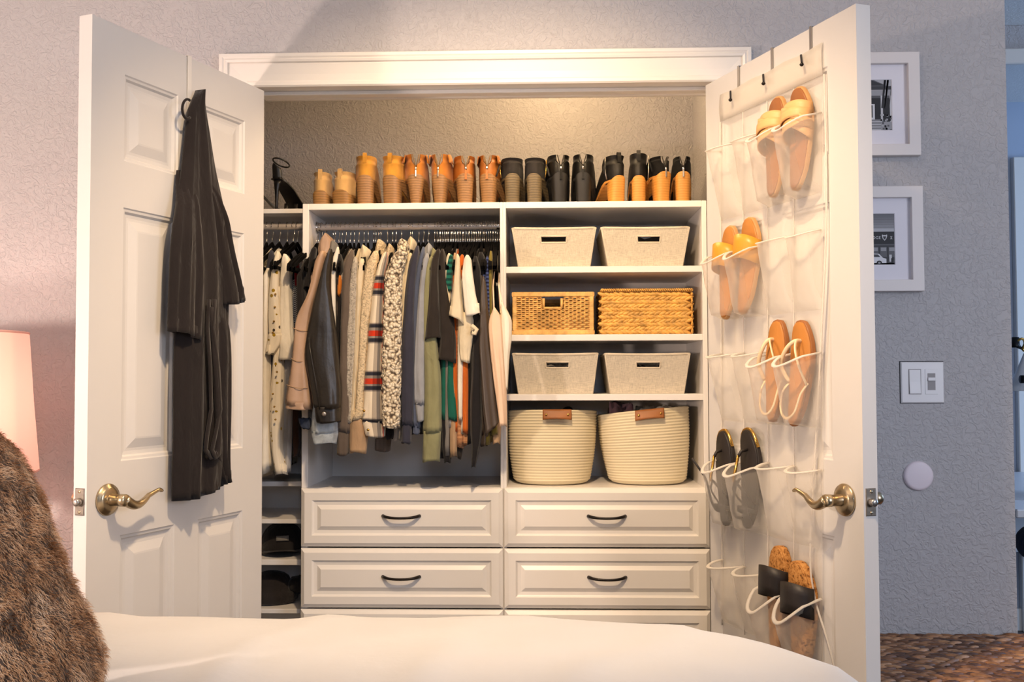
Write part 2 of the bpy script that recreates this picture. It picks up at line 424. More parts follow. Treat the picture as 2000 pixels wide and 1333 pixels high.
# drawers
DPROF = [(0, 0), (0, -.012), (.004, -.0165), (.011, -.019), (.017, -.0205), (.040, -.0205), (.043, -.017), (.047, -.0155), (.056, -.0145), (.060, -.0150), (.072, -.020), (.075, -.0205)]
DPROF = [(0, 0), (0, -.011), (.0015, -.013), (.010, -.019), (.012, -.0205), (.034, -.0205), (.0365, -.017), (.040, -.0145), (.048, -.0135), (.0495, -.0135), (.060, -.0195), (.0615, -.0205)]
for par, x0, x1 in ((hung, -.5685, .0355), (shel, .0395, .6465)):
    for z0, z1 in ((.7515, .9245), (.571, .7465), (.391, .566), (.211, .386), (.075, .206)):
        dw = MB().rects(x0, x1, z0, z1, DPROF, lambda x, h, z: (x, YF-.001+h, z)).build('drawer', M['drawer'], par)
        xc, zc = (x0+x1)/2, (z0+z1)/2+.006
        if z0 < .2: zc = (z0+z1)/2
        path = []; rad = []
        for k in range(17):
            t = k/16*2-1
            path.append((xc+t*.055, YF-.0205-.024*(1-abs(t)**4), zc-.004*(1-t*t))); rad.append(lerp(.0038, .0052, abs(t)**3))
        MB().tube(path, rad, 10).build('handle', M['bronze'], dw, True)
# narrow tower at the left
YT = .42
tow = thing('narrow_closet_unit', 'narrow white closet unit at the left with short rod and cap shelves', 'closet unit', (-.77, .55, 0))
zs = lambda y: U(550, y, YT).z
S_shelf(tow, 'side_panel', -.965, -.946, YT-.03, YB, 0, zs(408))
S_shelf(tow, 'side_panel', -.5875, -.5715, YT+.002, YB, zs(1103), zs(940))
S_shelf(tow, 'top_shelf', -.946, -.5715, YT, YB, zs(417), zs(408))
for ya, yb in ((941, 948), (1015, 1021)): S_shelf(tow, 'shelf', -.946, -.5885, YT, YB, zs(yb)-.004, zs(ya))
for ya, yb in ((1092, 1103), (1188, 1197)): S_shelf(tow, 'shelf', -.946, -.5715, YT-.015, YB, zs(yb), zs(ya))
S_shelf(tow, 'shelf', -.946, -.5715, YT-.015, YB, .30, .319)
S_shelf(tow, 'back_panel', -.946, -.5875, YB-.006, YB, 0, zs(418))
TOWTOP = zs(408)
# rods
YR = .44
zr = U(800, 443, YR).z; zr2 = U(550, 443, YR+.04).z; YR2 = YR+.04
def oval_rod(x0, x1, y, z, parent):
    MB().loft([[(x, y+.0075*math.cos(2*PI*k/20), z+.0105*math.sin(2*PI*k/20)) for k in range(20)] for x in (x0, x1)]).build('rod', M['rod'], parent, True, angle=40)
    for x, s in ((x0, 1), (x1, -1)):
        MB().loft([[(x+s*dx, y+r*math.cos(2*PI*k/20), z+r*1.15*math.sin(2*PI*k/20)) for k in range(20)] for dx, r in ((0, .016), (.003, .016), (.004, .012), (.014, .012))]).build('rod_socket', M['chrome'], parent, True, angle=40)
oval_rod(-.552, .0285, YR, zr, hung); oval_rod(-.946, -.5715, YR2, zr2, tow)
# ================================================================== boots on the top shelf
def stack_heel(name, c1, c2, freq=260):
    t = NT(name); t.b.inputs['Roughness'].default_value = .5
    v = t.coord(); wv = t.n('TexWave', Scale=freq/6.28, Distortion=1.2, Detail=2.0); wv.bands_direction = 'Z'; wv.inputs['Detail Scale'].default_value = 2.0
    t.l(v, wv.inputs['Vector']); t.l(t.ramp(wv.outputs['Fac'], ((.15, c2), (.5, c1), (1, c1))), t.b.inputs['Base Color'])
    t.bump(wv.outputs['Fac'], .25, .0008); return t.mat
H_tan = stack_heel('tan_stacked_heel', S(150,110,62), S(132,96,53)); H_brn = stack_heel('brown_stacked_heel', S(146,108,68), S(126,92,58))
H_grey = stack_heel('grey_stacked_heel', S(104,90,66), S(84,73,55)); H_org = stack_heel('honey_wood_heel', S(198,138,62), S(186,126,55))
H_blk = plain('black_heel', S(20,18,18), .5)
def suede(n, c, r=.85): return plain(n, c, r, 0, .3, 420, .14, 22, .1, .25 if c[0] > .15 else .04)
def leather(n, c, r=.42, var=.12): return plain(n, c, r, 0, .18, 160, var, 12, .45)
B_LEN = .235
def boot(name, label, px0, px1, ytop, ybase, yheel, mat, heelmat, hw=(.9, .9), yaw=0, notch=0, tab=None, zipc=None, flap=0, tassel=False, lining=None, group=None, slouch=0, sidezip=None, tilt=0):
    yb = YF+.012
    z0 = ZT+.0008; xc = U((px0+px1)/2, ybase, yb).x; sc = (U(px1, 350, yb).x-U(px0, 350, yb).x)
    zt = U((px0+px1)/2, ytop, yb).z; H = zt-z0; hh = max(.012, U((px0+px1)/2, yheel, yb).z-z0)
    hwid = sc*.5*1.13
    root = thing(name, label, 'boot', (0, 0, 0), group)
    n = 36; rings = []
    L = B_LEN
    def ring(z, yb_, yf, wdt, extra=None):
        out = []
        for k in range(n):
            a = 2*PI*k/n; ca, sa = math.cos(a), math.sin(a)
            yy = (yb_+yf)/2+(yf-yb_)/2*math.copysign(abs(sa)**.9, sa)
            wl = wdt*(1 if sa < .55 else 1-.35*(sa-.55)*max(0, (yf-.12)/.12))*(1+.16*max(0, 1-abs(yy-.12)/.09)*max(0, (yf-.12)/.12))
            x = wl*math.copysign(abs(ca)**.85, ca); zz = z
            # arch: heel part raised, toe on the ground
            arch = hh*(1-sstep((yy-.045)/.105)); zz += arch + .004
            if notch and z > .45*(H-hh):
                back = max(0, -sa); d = max(0, 1-abs(ca)/.34)*(1 if sa < 0 else 0)
                zz -= notch*d*sstep((z/(H-hh)-.45)/.55)
                x += (.010*d*math.copysign(1, ca) if abs(ca) > .02 else 0)*sstep((z/(H-hh)-.5)/.5)
            if slouch: x += slouch*math.sin(z*95+ca*2)*.5; yy += slouch*math.sin(z*120+1)*.6
            if extra: x += extra*ca; yy += extra*sa*.4
            p = Vector((x, yy, zz)); out.append(p)
        return out
    U_ = H-hh-.004                                   # height of the upper above the heel seat
    rr = [(0.0, .004, L-.02, hwid*.90), (.004, .0, L-.006, hwid*.97), (.018, -.002, L, hwid*1.0), (.032, -.001, L-.012, hwid*1.0), (.046, .001, L-.05, hwid*.98)]
    top = U_
    for k in range(1, 13):
        t = k/12; z = lerp(.046, top, t) if top > .06 else lerp(.03, top, t)
        yf = lerp(L-.05, .112, min(1, t*2.2)**.6); w_ = lerp(hwid*.98, hwid*.80, sstep(t*1.9)) if t < .52 else lerp(hwid*.80, hwid*.90, (t-.52)/.48)
        rr.append((z, lerp(.001, .012, sstep(t*1.5)) if t < .6 else lerp(.012, .006, (t-.6)/.4), yf, w_))
    if top <= .06: rr = rr[:3]+rr[5:]
    rings = [ring(*q) for q in rr]
    inner = []
    for q, ex in ((rr[-1], -.0035), (rr[-3], -.0045), (rr[-6], -.006)): inner.append(ring(q[0]-(.0 if ex == -.0035 else .0), q[1], q[2], q[3], ex))
    ub = MB().loft(rings, True, False); ln = MB().loft([rings[-1]]+inner, False, True)
    parts = [(ub, 'upper', mat, 1), (ln, 'lining', lining or M['dark'], 1)]
    # outsole
    so = MB(); so.loft([[Vector((p.x*1.02, p.y, p.z-dz)) for p in rings[1]] for dz in (.0005, .0065)]); parts.append((so, 'outsole', heelmat if heelmat is not H_blk else M['black_rubber'], 0))
    # heel block
    hb = MB(); hr = []
    for t in [0, .25, .5, .75, 1]:
        z = hh*(1-t); wv = hwid*.86*lerp(hw[0], hw[1], t**.85); y0 = lerp(-.001, .006, t); y1 = lerp(.070, .058, t) if hh > .03 else .07
        ring_ = []
        for k in range(24):
            a = 2*PI*k/24; ca, sa = math.cos(a), math.sin(a)
            x = wv*math.copysign(abs(ca)**.7, ca); yy = (y0+y1)/2+(y1-y0)/2*math.copysign(abs(sa)**.6, sa)
            zz = z if t > 0 else hh+.012*max(0, 1-(yy/.03))*0+.004
            if t == 0: zz += .014*(1-ca*ca)*(1 if sa < 0 else 0); yy -= .0015
            ring_.append(Vector((x, yy, zz)))
        hr.append(ring_)
    hb.loft(hr); parts.append((hb, 'heel', heelmat, 1))
    objs = {}
    for mbx, nm, mt, sm in parts: objs[nm] = mbx.build(nm, mt, root, bool(sm), angle=50)
    if tab:
        tb = MB(); zt_ = U_+hh+.004
        tb.loft([[(-tab, yy, zz), (tab, yy, zz), (tab, yy+.002, zz), (-tab, yy+.002, zz)] for yy, zz in ((.001, zt_-.024), (.000, zt_-.005), (.001, zt_+.006), (.004, zt_+.008), (.008, zt_+.006), (.010, zt_-.014))])
        tb.build('pull_tab', mat, root)
    if zipc or notch:
        zb = hh+.012; ze = hh+.004+U_-notch-.002
        zp = MB(); zp.box(-.0022, .0022, -.004, .010, zb+.012, max(ze, zb+.02)); z_ = zp.build('zipper', M['black_metal'], root)
        for s in (-1, 1):                             # zip tape edges spreading to the notch
            e = MB(); e.tube([(s*.001, -.002, ze-.004), (s*.004, .000, ze+.012), (s*.010, .002, ze+notch)], .0016, 6); e.build('zip_tape', lining or M['nickel'], root, True)
        g = MB(); g.lathe([(0, 0), (.0032, 0), (.0036, .003), (.0036, .007), (.0015, .010), (0, .010)], (0, -.005, ze-.010), 10); g.build('zip_slider', M['chrome'], z_, True)
        pl = MB()
        if tassel: pl.loft([[(x0*s, -.007+.001*math.sin(x0*900), z) for x0, s in ((-.003, k), (.003, k))]+[(.003*k, -.0045, z), (-.003*k, -.0045, z)] for k, z in ((.7, ze-.006), (1, ze-.014), (1.0, ze-.034), (1.3, ze-.040))])
        else: pl.box(-.0026, .0026, -.0075, -.0045, ze-.030, ze-.008, bev=.0008)
        pl.build('zip_pull', mat if tassel else M['nickel'], z_)
    if flap:
        for s in (-1, 1):
            fl = MB(); zt_ = hh+.004+U_
            def ff(u, v, s=s): return (s*(hwid*.80+flap*(.2+.8*v)*math.sin(u*PI*.5+.4)), .010+u*.05, zt_-.002-.026*v+.004*math.sin(u*3))
            fl.grid(ff, 6, 4); fl.build('flap', mat, root, True, solid=.0022)
    if sidezip:
        s = sidezip[0]; zt_ = hh+.004+U_
        sz = MB(); sz.tube([(s*hwid*.95, .03, hh+.010), (s*hwid*1.02, .035, hh+U_*.4), (s*hwid*1.08, .03, zt_-.004)], .0022, 6); sz.build('side_zip', sidezip[1], root, True)
        if tassel or True:
            ts = MB(); ts.tube([(s*hwid*1.04, .03, zt_-.016), (s*(hwid*1.12+.003), .02, zt_-.034), (s*(hwid*1.20+.006), .016, zt_-.056)], [.0015, .003, .0035], 6, flat=.5); ts.build('tassel', mat, root, True)
    root.location = (xc, yb, z0); root.rotation_euler = (R(tilt), 0, R(yaw)); return root
L_tan = fabric('boot_lining_tan', S(120,92,60)); L_dk = fabric('boot_lining_dark', S(34,30,28))
m_p1 = suede('sand_suede', S(186,150,98)); m_p2 = suede('mustard_suede', S(184,132,52), .8); m_p3 = suede('rust_tan_suede', S(178,112,44), .75)
m_p4 = leather('cognac_leather', S(160,96,38), .5); m_p5 = suede('charcoal_nubuck', S(44,42,44)); m_p6 = plain('black_leather', S(18,17,17), .4, 0, .18, 160, .12, 12, .3)
m_p7 = plain('soft_black_leather', S(24,23,24), .5, 0, .18, 160, .12, 12, .25); m_p8 = suede('black_suede', S(15,14,15))
g = 'pairs of ankle boots on the top shelf'
boot('ankle_boot', 'low sand suede bootie, left one of the shortest pair', 608, 641, 335, 397, 383, m_p1, H_tan, (1.0, .98), 3, tab=.006, lining=L_tan, group=g)
boot('ankle_boot', 'low sand suede bootie, right one of the shortest pair', 643, 682, 334, 397, 382, m_p1, H_tan, (1.0, .98), -10, tab=.006, lining=L_tan, group=g)
boot('ankle_boot', 'mustard suede boot with pull tab, left one of its pair', 692, 732, 303, 397, 353, m_p2, H_brn, (.85, .80), 4, tab=.006, lining=L_tan, group=g)
boot('ankle_boot', 'mustard suede boot with pull tab, right one of its pair', 738, 783, 303, 397, 353, m_p2, H_brn, (.80, .74), -9, tab=.006, lining=L_tan, group=g)
boot('ankle_boot', 'rust tan boot with folded flaps and open back zip, left of its pair', 790, 834, 300, 396, 351, m_p3, H_brn, (.80, .46), 6, notch=.040, flap=.012, lining=L_tan, group=g)
boot('ankle_boot', 'rust tan boot with folded flaps and open back zip, right of its pair', 836, 876, 300, 396, 351, m_p3, H_brn, (.84, .52), -6, notch=.040, flap=.010, lining=L_tan, group=g)
boot('ankle_boot', 'cognac leather boot with tasselled back zip, left of its pair', 889, 930, 303, 395, 350, m_p4, H_brn, (.86, .70), 8, notch=.034, tassel=True, lining=L_tan, group=g)
boot('ankle_boot', 'cognac leather boot with tasselled back zip, right of its pair', 931, 972, 302, 395, 350, m_p4, H_brn, (.86, .66), -6, notch=.034, tassel=True, flap=.008, lining=L_tan, group=g)
boot('ankle_boot', 'slouchy charcoal nubuck boot with grey stacked heel, left of its pair', 981, 1022, 307, 392, 350, m_p5, H_grey, (.78, .68), 4, slouch=.003, lining=L_dk, group=g, sidezip=(-1, M['gold']))
boot('ankle_boot', 'slouchy charcoal nubuck boot with grey stacked heel, right of its pair', 1023, 1062, 307, 392, 350, m_p5, H_grey, (.80, .72), -4, slouch=.003, lining=L_dk, group=g, sidezip=(1, M['gold']))
boot('ankle_boot', 'shiny black boot with black heel and back zip, left of its pair', 1074, 1117, 301, 391, 348, m_p6, H_blk, (.80, .62), 7, notch=.036, tassel=True, lining=L_dk, group=g)
boot('ankle_boot', 'shiny black boot with black heel and back zip, right of its pair', 1119, 1159, 300, 391, 348, m_p6, H_blk, (.84, .72), -3, notch=.036, tassel=True, lining=L_dk, group=g)
boot('ankle_boot', 'smooth black boot with honey wood heel and tassel, left of its pair', 1192, 1229, 302, 391, 354, m_p7, H_org, (.84, .80), 16, tab=.006, lining=L_dk, group=g, sidezip=(-1, M['nickel']))
boot('ankle_boot', 'smooth black boot with honey wood heel and tassel, right of its pair', 1231, 1265, 298, 391, 354, m_p7, H_org, (.84, .80), -4, tab=.006, lining=L_dk, group=g, sidezip=(1, M['nickel']))
boot('ankle_boot', 'black suede boot with glossy honey heel and back zip, left of its pair', 1282, 1318, 304, 390, 346, m_p8, H_org, (.92, .74), 18, notch=.034, lining=L_dk, group=g)
boot('ankle_boot', 'black suede boot with glossy honey heel and back zip, right of its pair', 1318, 1352, 304, 390, 346, m_p8, H_org, (.92, .78), -3, notch=.034, lining=L_dk, group=g)

# black stiletto sandals on the narrow unit
def stiletto(label, loc, yaw, lie=0):
    r = thing('stiletto_sandal', label, 'shoe', (0,0,0), 'black stiletto sandals')
    blk = leather('stiletto_black', S(18,17,18), .35)
    def foot(t): return Vector((t*.185, 0, .100*(1-sstep(t/.72))+.006))
    mb = MB(); rings = []
    for k in range(22):
        t = k/21; p = foot(t); w_ = .020+.014*math.sin(PI*min(1, t*.95))**1.0*(1 if t > .3 else t/.3+.2) ; w_ = .019 if t < .1 else w_
        if t > .9: w_ *= max(.3, 1-((t-.9)/.1)**2*.7)
        rings.append([(p.x, s*w_, p.z+dz) for s, dz in ((-1, 0), (1, 0), (1, -.005), (-1, -.005))])
    mb.loft(rings); mb.build('sole', blk, r)
    mb = MB(); mb.loft([[(x+rr*math.cos(2*PI*k/14), rr*1.1*math.sin(2*PI*k/14), z) for k in range(14)] for x, rr, z in ((.012, .014, .100), (.008, .010, .085), (.006, .006, .06), (.005, .0042, .02), (.005, .0045, .0))]); mb.build('heel', blk, r, True)
    def cup(u, v):
        a = lerp(-1.15, 1.15, u)+PI; return (.022+.026*math.cos(a)-.004*v, .021*math.sin(a)*(1-.12*v), .102+.050*v*(1-.35*abs(2*u-1)))
    MB().grid(cup, 14, 6).build('heel_counter', blk, r, True, solid=.002)
    mb = MB(); mb.tube([(.024+.028*math.cos(2*PI*k/24), .023*math.sin(2*PI*k/24), .158-.010*math.cos(2*PI*k/24)) for k in range(24)], .0028, 6, closed=True); mb.build('ankle_strap', blk, r, True)
    for x0 in (.135, .165):
        def st(u, v, x0=x0): a = PI*u; return (x0+.012*v, -.034*math.cos(a), foot(x0/.185).z-.002+.026*math.sin(a))
        MB().grid(st, 12, 2).build('toe_strap', blk, r, True, solid=.002)
    r.location = loc; r.rotation_euler = (R(lie), 0, R(yaw)); return r
p = U(536, 407, YT+.02); stiletto('upright black stiletto sandal on the narrow unit shelf', (p.x-.004, YT+.045, TOWTOP+.001), 58)
p = U(516, 407, YT+.02); stiletto('black stiletto sandal half hidden by the door edge', (p.x-.085, YT+.06, TOWTOP+.001), 12)

# ================================================================== bins and baskets
def linen(name, c):
    t = NT(name); t.b.inputs['Roughness'].default_value = .92; v = t.coord()
    a = t.n('TexNoise', Scale=60.0, Detail=5.0, Roughness=.8); mp = t.coord(scale=(1, 1, 14)); t.l(mp, a.inputs['Vector'])
    b = t.n('TexNoise', Scale=60.0, Detail=5.0, Roughness=.8); mp = t.coord(scale=(14, 3, 1)); t.l(mp, b.inputs['Vector'])
    h = t.math('ADD', a.outputs['Fac'], b.outputs['Fac']); h2 = t.math('MULTIPLY', h, .5)
    t.l(t.ramp(h2, ((.36, tuple(x*.55 for x in c)), (.5, c), (.64, tuple(min(1, x*1.3) for x in c)))), t.b.inputs['Base Color']); t.bump(h2, .5, .0012); return t.mat
M['linen'] = linen('beige_linen', S(204,194,176)); M['linen_trim'] = fabric('linen_piping', S(212,200,180))
M['inner'] = fabric('bin_lining', S(150,142,130))
cloth_col = {'dark': M['dark'], 'grey': fabric('grey_jersey', S(140,136,132)), 'mauve': fabric('mauve_knit', S(112,84,92)), 'cream': fabric('cream_knit', S(200,188,168)), 'black': fabric('black_jersey', S(26,25,28))}
def heap(name, label, cat, x0, x1, y0, y1, zb, zt, mat, seed, amp=.02):
    mb = MB(); sd = Vector((seed*3.1, seed*1.7, 0))
    def top(u, v):
        e = min(1, 16*min(u, 1-u))*min(1, 16*min(v, 1-v)); x = lerp(x0, x1, u); y = lerp(y0, y1, v)
        h = noise.noise(Vector((x*22, y*22, seed)))+.6*noise.noise(Vector((x*48, y*30, seed+5)))
        return (x, y, zb+(zt-zb-amp)*sstep(e)+amp*h*e)
    mb.grid(top, 34, 30); mb.box(x0, x1, y0, y1, zb-.01, zb)
    return tag(mb.build(name, mat, None, True, fix=True, own=True), label, cat)
def fabric_bin(label, tl, tr, bl, br, yt, yb_, zf, hole, contents, seed, yaw=0):
    y0 = YF+.02; zt = U((tl+tr)/2, yt, y0).z; zb = zf+.001
    xt0, xt1, xb0, xb1 = U(tl, yt, y0).x, U(tr, yt, y0).x, U(bl, yb_, y0).x, U(br, yb_, y0).x
    cx, cy = (xb0+xb1)/2, y0+.14
    r = thing('fabric_bin', label, 'storage bin', (cx, cy, zb), 'beige linen storage bins')
    dep = .27; ft = .020                                # front leans out at the top
    def P(u, w, side):                                   # u across 0..1, w up 0..1
        x = lerp(lerp(xb0, xb1, u), lerp(xt0, xt1, u), w); z = lerp(zb, zt, w)
        y = y0+ft*(1-w) if side == 0 else y0+dep-ft*(1-w); return Vector((x, y, z))
    hu0, hu1, hw0, hw1 = hole
    us = [0, .03, hu0, (hu0+hu1)/2, hu1, .97, 1]; ws = [0, .04, hw0, hw1, .96, 1]
    body = MB()
    for i in range(6):
        for j in range(5):
            if i in (2, 3) and j == 2: continue
            body.add([P(us[i], ws[j], 0), P(us[i+1], ws[j], 0), P(us[i+1], ws[j+1], 0), P(us[i], ws[j+1], 0)], [(0,1,2,3)])
    body.grid(lambda u, v: P(u, v, 1), 6, 4)
    for uu in (0, 1): body.grid(lambda a, b, uu=uu: P(uu, b, 0).lerp(P(uu, b, 1), a), 6, 4)
    body.grid(lambda a, b: P(a, 0, 0).lerp(P(a, 0, 1), b), 2, 2)
    bo = body.build('body', M['linen'], r, solid=.005, fix=True)
    rim = MB(); cs = [P(0, 1, 0), P(1, 1, 0), P(1, 1, 1), P(0, 1, 1)]; path = []
    for k in range(4):
        a, b = cs[k], cs[(k+1) % 4]
        for t in (.03, .25, .5, .75, .97): q = a.lerp(b, t); q.z -= .002*math.sin(PI*t); path.append(q)
    rim.tube(path, .0042, 8, closed=True); rim.build('rim', M['linen_trim'], r, True)
    hr = MB(); hp = [P(hu0, hw0, 0), P(hu1, hw0, 0), P(hu1, hw1, 0), P(hu0, hw1, 0)]; path = []
    for k in range(4):
        a, b = hp[k], hp[(k+1) % 4]
        for t in (.04, .5, .96): q = a.lerp(b, t); q.y -= .001; path.append(q)
    hr.tube(path, .0030, 8, closed=True); hr.build('handle_opening_trim', M['linen_trim'], r, True)
    for uu in (0, 1):
        for sd in (0,):
            e = MB(); e.tube([P(uu, w, sd) for w in (0, .25, .5, .75, 1)], .0026, 6); e.build('corner_piping', M['linen_trim'], r, True)
    if contents:
        nm, lb, mt, hgt = contents
        heap(nm, lb, 'clothing', xb0+.016, xb1-.016, y0+.028, y0+dep-.035, zb+.012, zt-.012+hgt, mt, seed)
    return r
fabric_bin('beige linen bin on the top shelf, left of two', 1001, 1163, 1013, 1152, 446, 519, SHZ[0], (.33, .66, .63, .80), ('folded_clothes', 'dark folded clothes heaped in the upper left linen bin', cloth_col['dark'], .016), 1)
fabric_bin('beige linen bin on the top shelf, right of two', 1175, 1346, 1190, 1334, 445, 518, SHZ[0], (.40, .68, .62, .79), ('folded_clothes', 'dark folded clothes heaped in the upper right linen bin', cloth_col['black'], .006), 2)
fabric_bin('beige linen bin on the third shelf, left of two', 1002, 1167, 1013, 1158, 692, 768, SHZ[2], (.38, .67, .65, .80), ('folded_clothes', 'grey folded clothes inside the lower left linen bin', cloth_col['grey'], -.006), 3)
fabric_bin('beige linen bin on the third shelf, right of two', 1182, 1347, 1194, 1337, 692, 768, SHZ[2], (.36, .66, .65, .80), ('folded_clothes', 'black folded clothes inside the lower right linen bin', cloth_col['black'], -.008), 4)

# rattan basket with a hand hole
def wick(name, c, var=.3):
    return plain(name, c, .5, 0, .25, 300, var, 40, .4)
M['rattan'] = wick('golden_rattan', S(226,178,106)); M['rattan_d'] = wick('rattan_stakes', S(212,162,92)); M['grass'] = wick('golden_seagrass', S(212,160,80), .4)
def rattan():
    y0 = YF+.022; zb = SHZ[1]+.001; x0, x1 = U(1003, 650, y0).x, U(1158, 650, y0).x; zt = U(1080, 571, y0).z; dep = .29
    r = thing('rattan_basket', 'golden rattan basket with wrapped rim and hand hole on second shelf', 'basket', ((x0+x1)/2, y0+dep/2, zb))
    hx0, hx1, hz0, hz1 = lerp(x0, x1, .38), lerp(x0, x1, .61), lerp(zb, zt, .62), lerp(zb, zt, .85)
    # wrapped rails: row of small wraps
    def rail(p0, p1, rw, rh, out):
        p0, p1 = Vector(p0), Vector(p1); L = (p1-p0).length; n = int(L/.0033); d = (p1-p0)/n
        up = Vector((0,0,1)) if abs((p1-p0).normalized().z) < .5 else Vector((1,0,0)) if out == 'y' else Vector((0,1,0))
        ax = d.normalized(); sd = ax.cross(up)
        for i in range(n):
            c = p0+d*(i+.5); s = 1+.05*rnd.random(); k = rnd.uniform(-.0004, .0004)
            prof = [c+up*rh*s*a+sd*(rw*b+k) for a, b in ((-1, -.6), (-.7, -1), (.7, -1), (1, -.6), (1, .6), (.7, 1), (-.7, 1), (-1, .6))]
            mid = d*.5
            yield [[p-mid*.96 for p in prof], [p*1+(p-c)*.05-mid*.3 for p in prof], [p+(p-c)*.05+mid*.3 for p in prof], [p+mid*.96 for p in prof]]
    mb = MB(); rh = .0068
    A = [(x0, y0), (x1, y0), (x1, y0+dep), (x0, y0+dep)]
    for z in (zt-rh, zb+rh):
        for k in range(4):
            a, b = A[k], A[(k+1) % 4]
            for rg in rail((a[0], a[1], z), (b[0], b[1], z), .005, rh, 'y'): mb.loft(rg)
    for (x, y) in A:
        dx = .006 if x == x0 else -.006
        for rg in rail((x+dx*.6, y+(.001 if y == y0 else -.001), zb+2*rh), (x+dx*.6, y+(.001 if y == y0 else -.001), zt-2*rh), .005, .0062, 'y'): mb.loft(rg)
    mb.build('wrapped_frame', M['rattan'], r, kind='stuff')
    mb = MB(); st = MB()
    za, zc = zb+2*rh, zt-2*rh; rows = 17
    def side(pfun, L, hole):
        n = int(L/.0125); n += n % 2
        for i in range(1, n):
            t = i/n; x = t*L
            if t < .07 or t > .93: continue
            zz1 = zc
            if hole and hx0 < pfun(x, 0, 0)[0] < hx1: zz1 = hz0
            st.tube([pfun(x, 0, za), pfun(x, 0, zz1)], .0022, 6)
        for j in range(rows):
            z = lerp(za, zc, (j+.5)/rows); ph = PI*(j % 2)
            path = []; K = n*3
            for k in range(K+1):
                x = L*k/K; q = pfun(x, .0030*math.sin(PI*x/L*n+ph), z)
                if hole and hz0 < z and hx0-.004 < q[0] < hx1+.004:
                    if len(path) > 1: mb.tube(path, .0026, 5)
                    path = []; continue
                path.append(q)
            if len(path) > 1: mb.tube(path, .0026, 5)
    side(lambda x, o, z: (x0+x, y0+.001+o, z), x1-x0, True)
    side(lambda x, o, z: (x0+x, y0+dep-.001+o, z), x1-x0, False)
    side(lambda x, o, z: (x0+.001+o, y0+x, z), dep, False); side(lambda x, o, z: (x1-.001+o, y0+x, z), dep, False)
    mb.build('woven_strands', M['rattan'], r, True, kind='stuff', fix=False); st.build('stakes', M['rattan_d'], r, True, kind='stuff', fix=False)
    h = MB(); pts = [(hx0, hz1), (hx0, hz0), (hx1, hz0), (hx1, hz1)]
    for a, b in zip(pts, pts[1:]): h.tube([(a[0], y0-.001, a[1]), (b[0], y0-.001, b[1])], .0042, 8)
    h.build('hand_hole_edge', M['rattan'], r, True)
    MB().box(x0+.008, x1-.008, y0+.01, y0+dep-.01, zb+.002, zb+.008).build('base', M['rattan_d'], r)
    MB().box(x0+.012, x1-.012, y0+.014, y0+dep-.014, zb+.009, zb+.055).build('liner', M['dark'], r)
rattan()
# braided seagrass basket with lid
def leafbit(mb, c, ax, up, out, L, W, H, tw):
    ax2 = (ax*math.cos(tw)+up*math.sin(tw)); up2 = (up*math.cos(tw)-ax*math.sin(tw)); rings = []
    for t, s in ((-1, .15), (-.6, .8), (0, 1), (.6, .8), (1, .15)):
        cc = c+ax2*(L*t); rings.append([cc+up2*(W*s*math.cos(2*PI*k/6))+out*(H*s*math.sin(2*PI*k/6)) for k in range(6)])
    mb.loft(rings)
def seagrass():
    y0 = YF+.016; zb = SHZ[1]+.001; x0, x1 = U(1178, 650, y0).x, U(1351, 650, y0).x; zt = U(1260, 572, y0).z; dep = .29
    r = thing('seagrass_basket', 'braided golden seagrass basket with flat lid on second shelf', 'basket', ((x0+x1)/2, y0+dep/2, zb))
    MB().box(x0+.004, x1-.004, y0+.004, y0+dep-.004, zb, zt-.004).build('core', M['rattan_d'], r)
    mb = MB(); rows = 11; Z = Vector((0,0,1))
    faces = [(Vector((x0, y0, 0)), Vector((1,0,0)), Vector((0,-1,0)), x1-x0), (Vector((x0, y0+dep, 0)), Vector((0,-1,0)), Vector((-1,0,0)), dep), (Vector((x1, y0, 0)), Vector((0,1,0)), Vector((1,0,0)), dep)]
    for o, ax, out, L in faces:
        n = int(L/.0155)
        for j in range(rows):
            z = lerp(zb+.006, zt-.006, j/(rows-1)); s = 1 if j % 2 else -1
            for i in range(n+1):
                x = (i+.5*(j % 2))*L/n
                if x > L-.004: continue
                c = o+ax*x+Z*(z+rnd.uniform(-.001, .001))+out*.001
                leafbit(mb, c, ax, Z, out, .0150*rnd.uniform(.9, 1.15), .0062*rnd.uniform(.85, 1.2), .0042, s*.36+rnd.uniform(-.1, .1))
    mb.build('braided_strands', M['grass'], r, True, kind='stuff', fix=False)
    lid = MB(); zl = zt+.008; c4 = [Vector((x0-.002, y0-.001, zl)), Vector((x1+.001, y0-.001, zl)), Vector((x1+.001, y0+dep, zl)), Vector((x0-.002, y0+dep, zl))]
    lo = MB().box(x0, x1, y0+.002, y0+dep-.004, zt+.001, zt+.012, bev=.002).build('lid', M['rattan_d'], r)
    for k in range(4):
        a, b = c4[k], c4[(k+1) % 4]; L = (b-a).length; n = int(L/.0055); ax = (b-a)/L
        for i in range(n): leafbit(lid, a+ax*(L*(i+.5)/n), ax, Z, ax.cross(Z), .0062, .0026, .006, .95+rnd.uniform(-.1, .1))
    lid.build('lid_rim', M['grass'], lo, True, kind='stuff', fix=False)
seagrass()
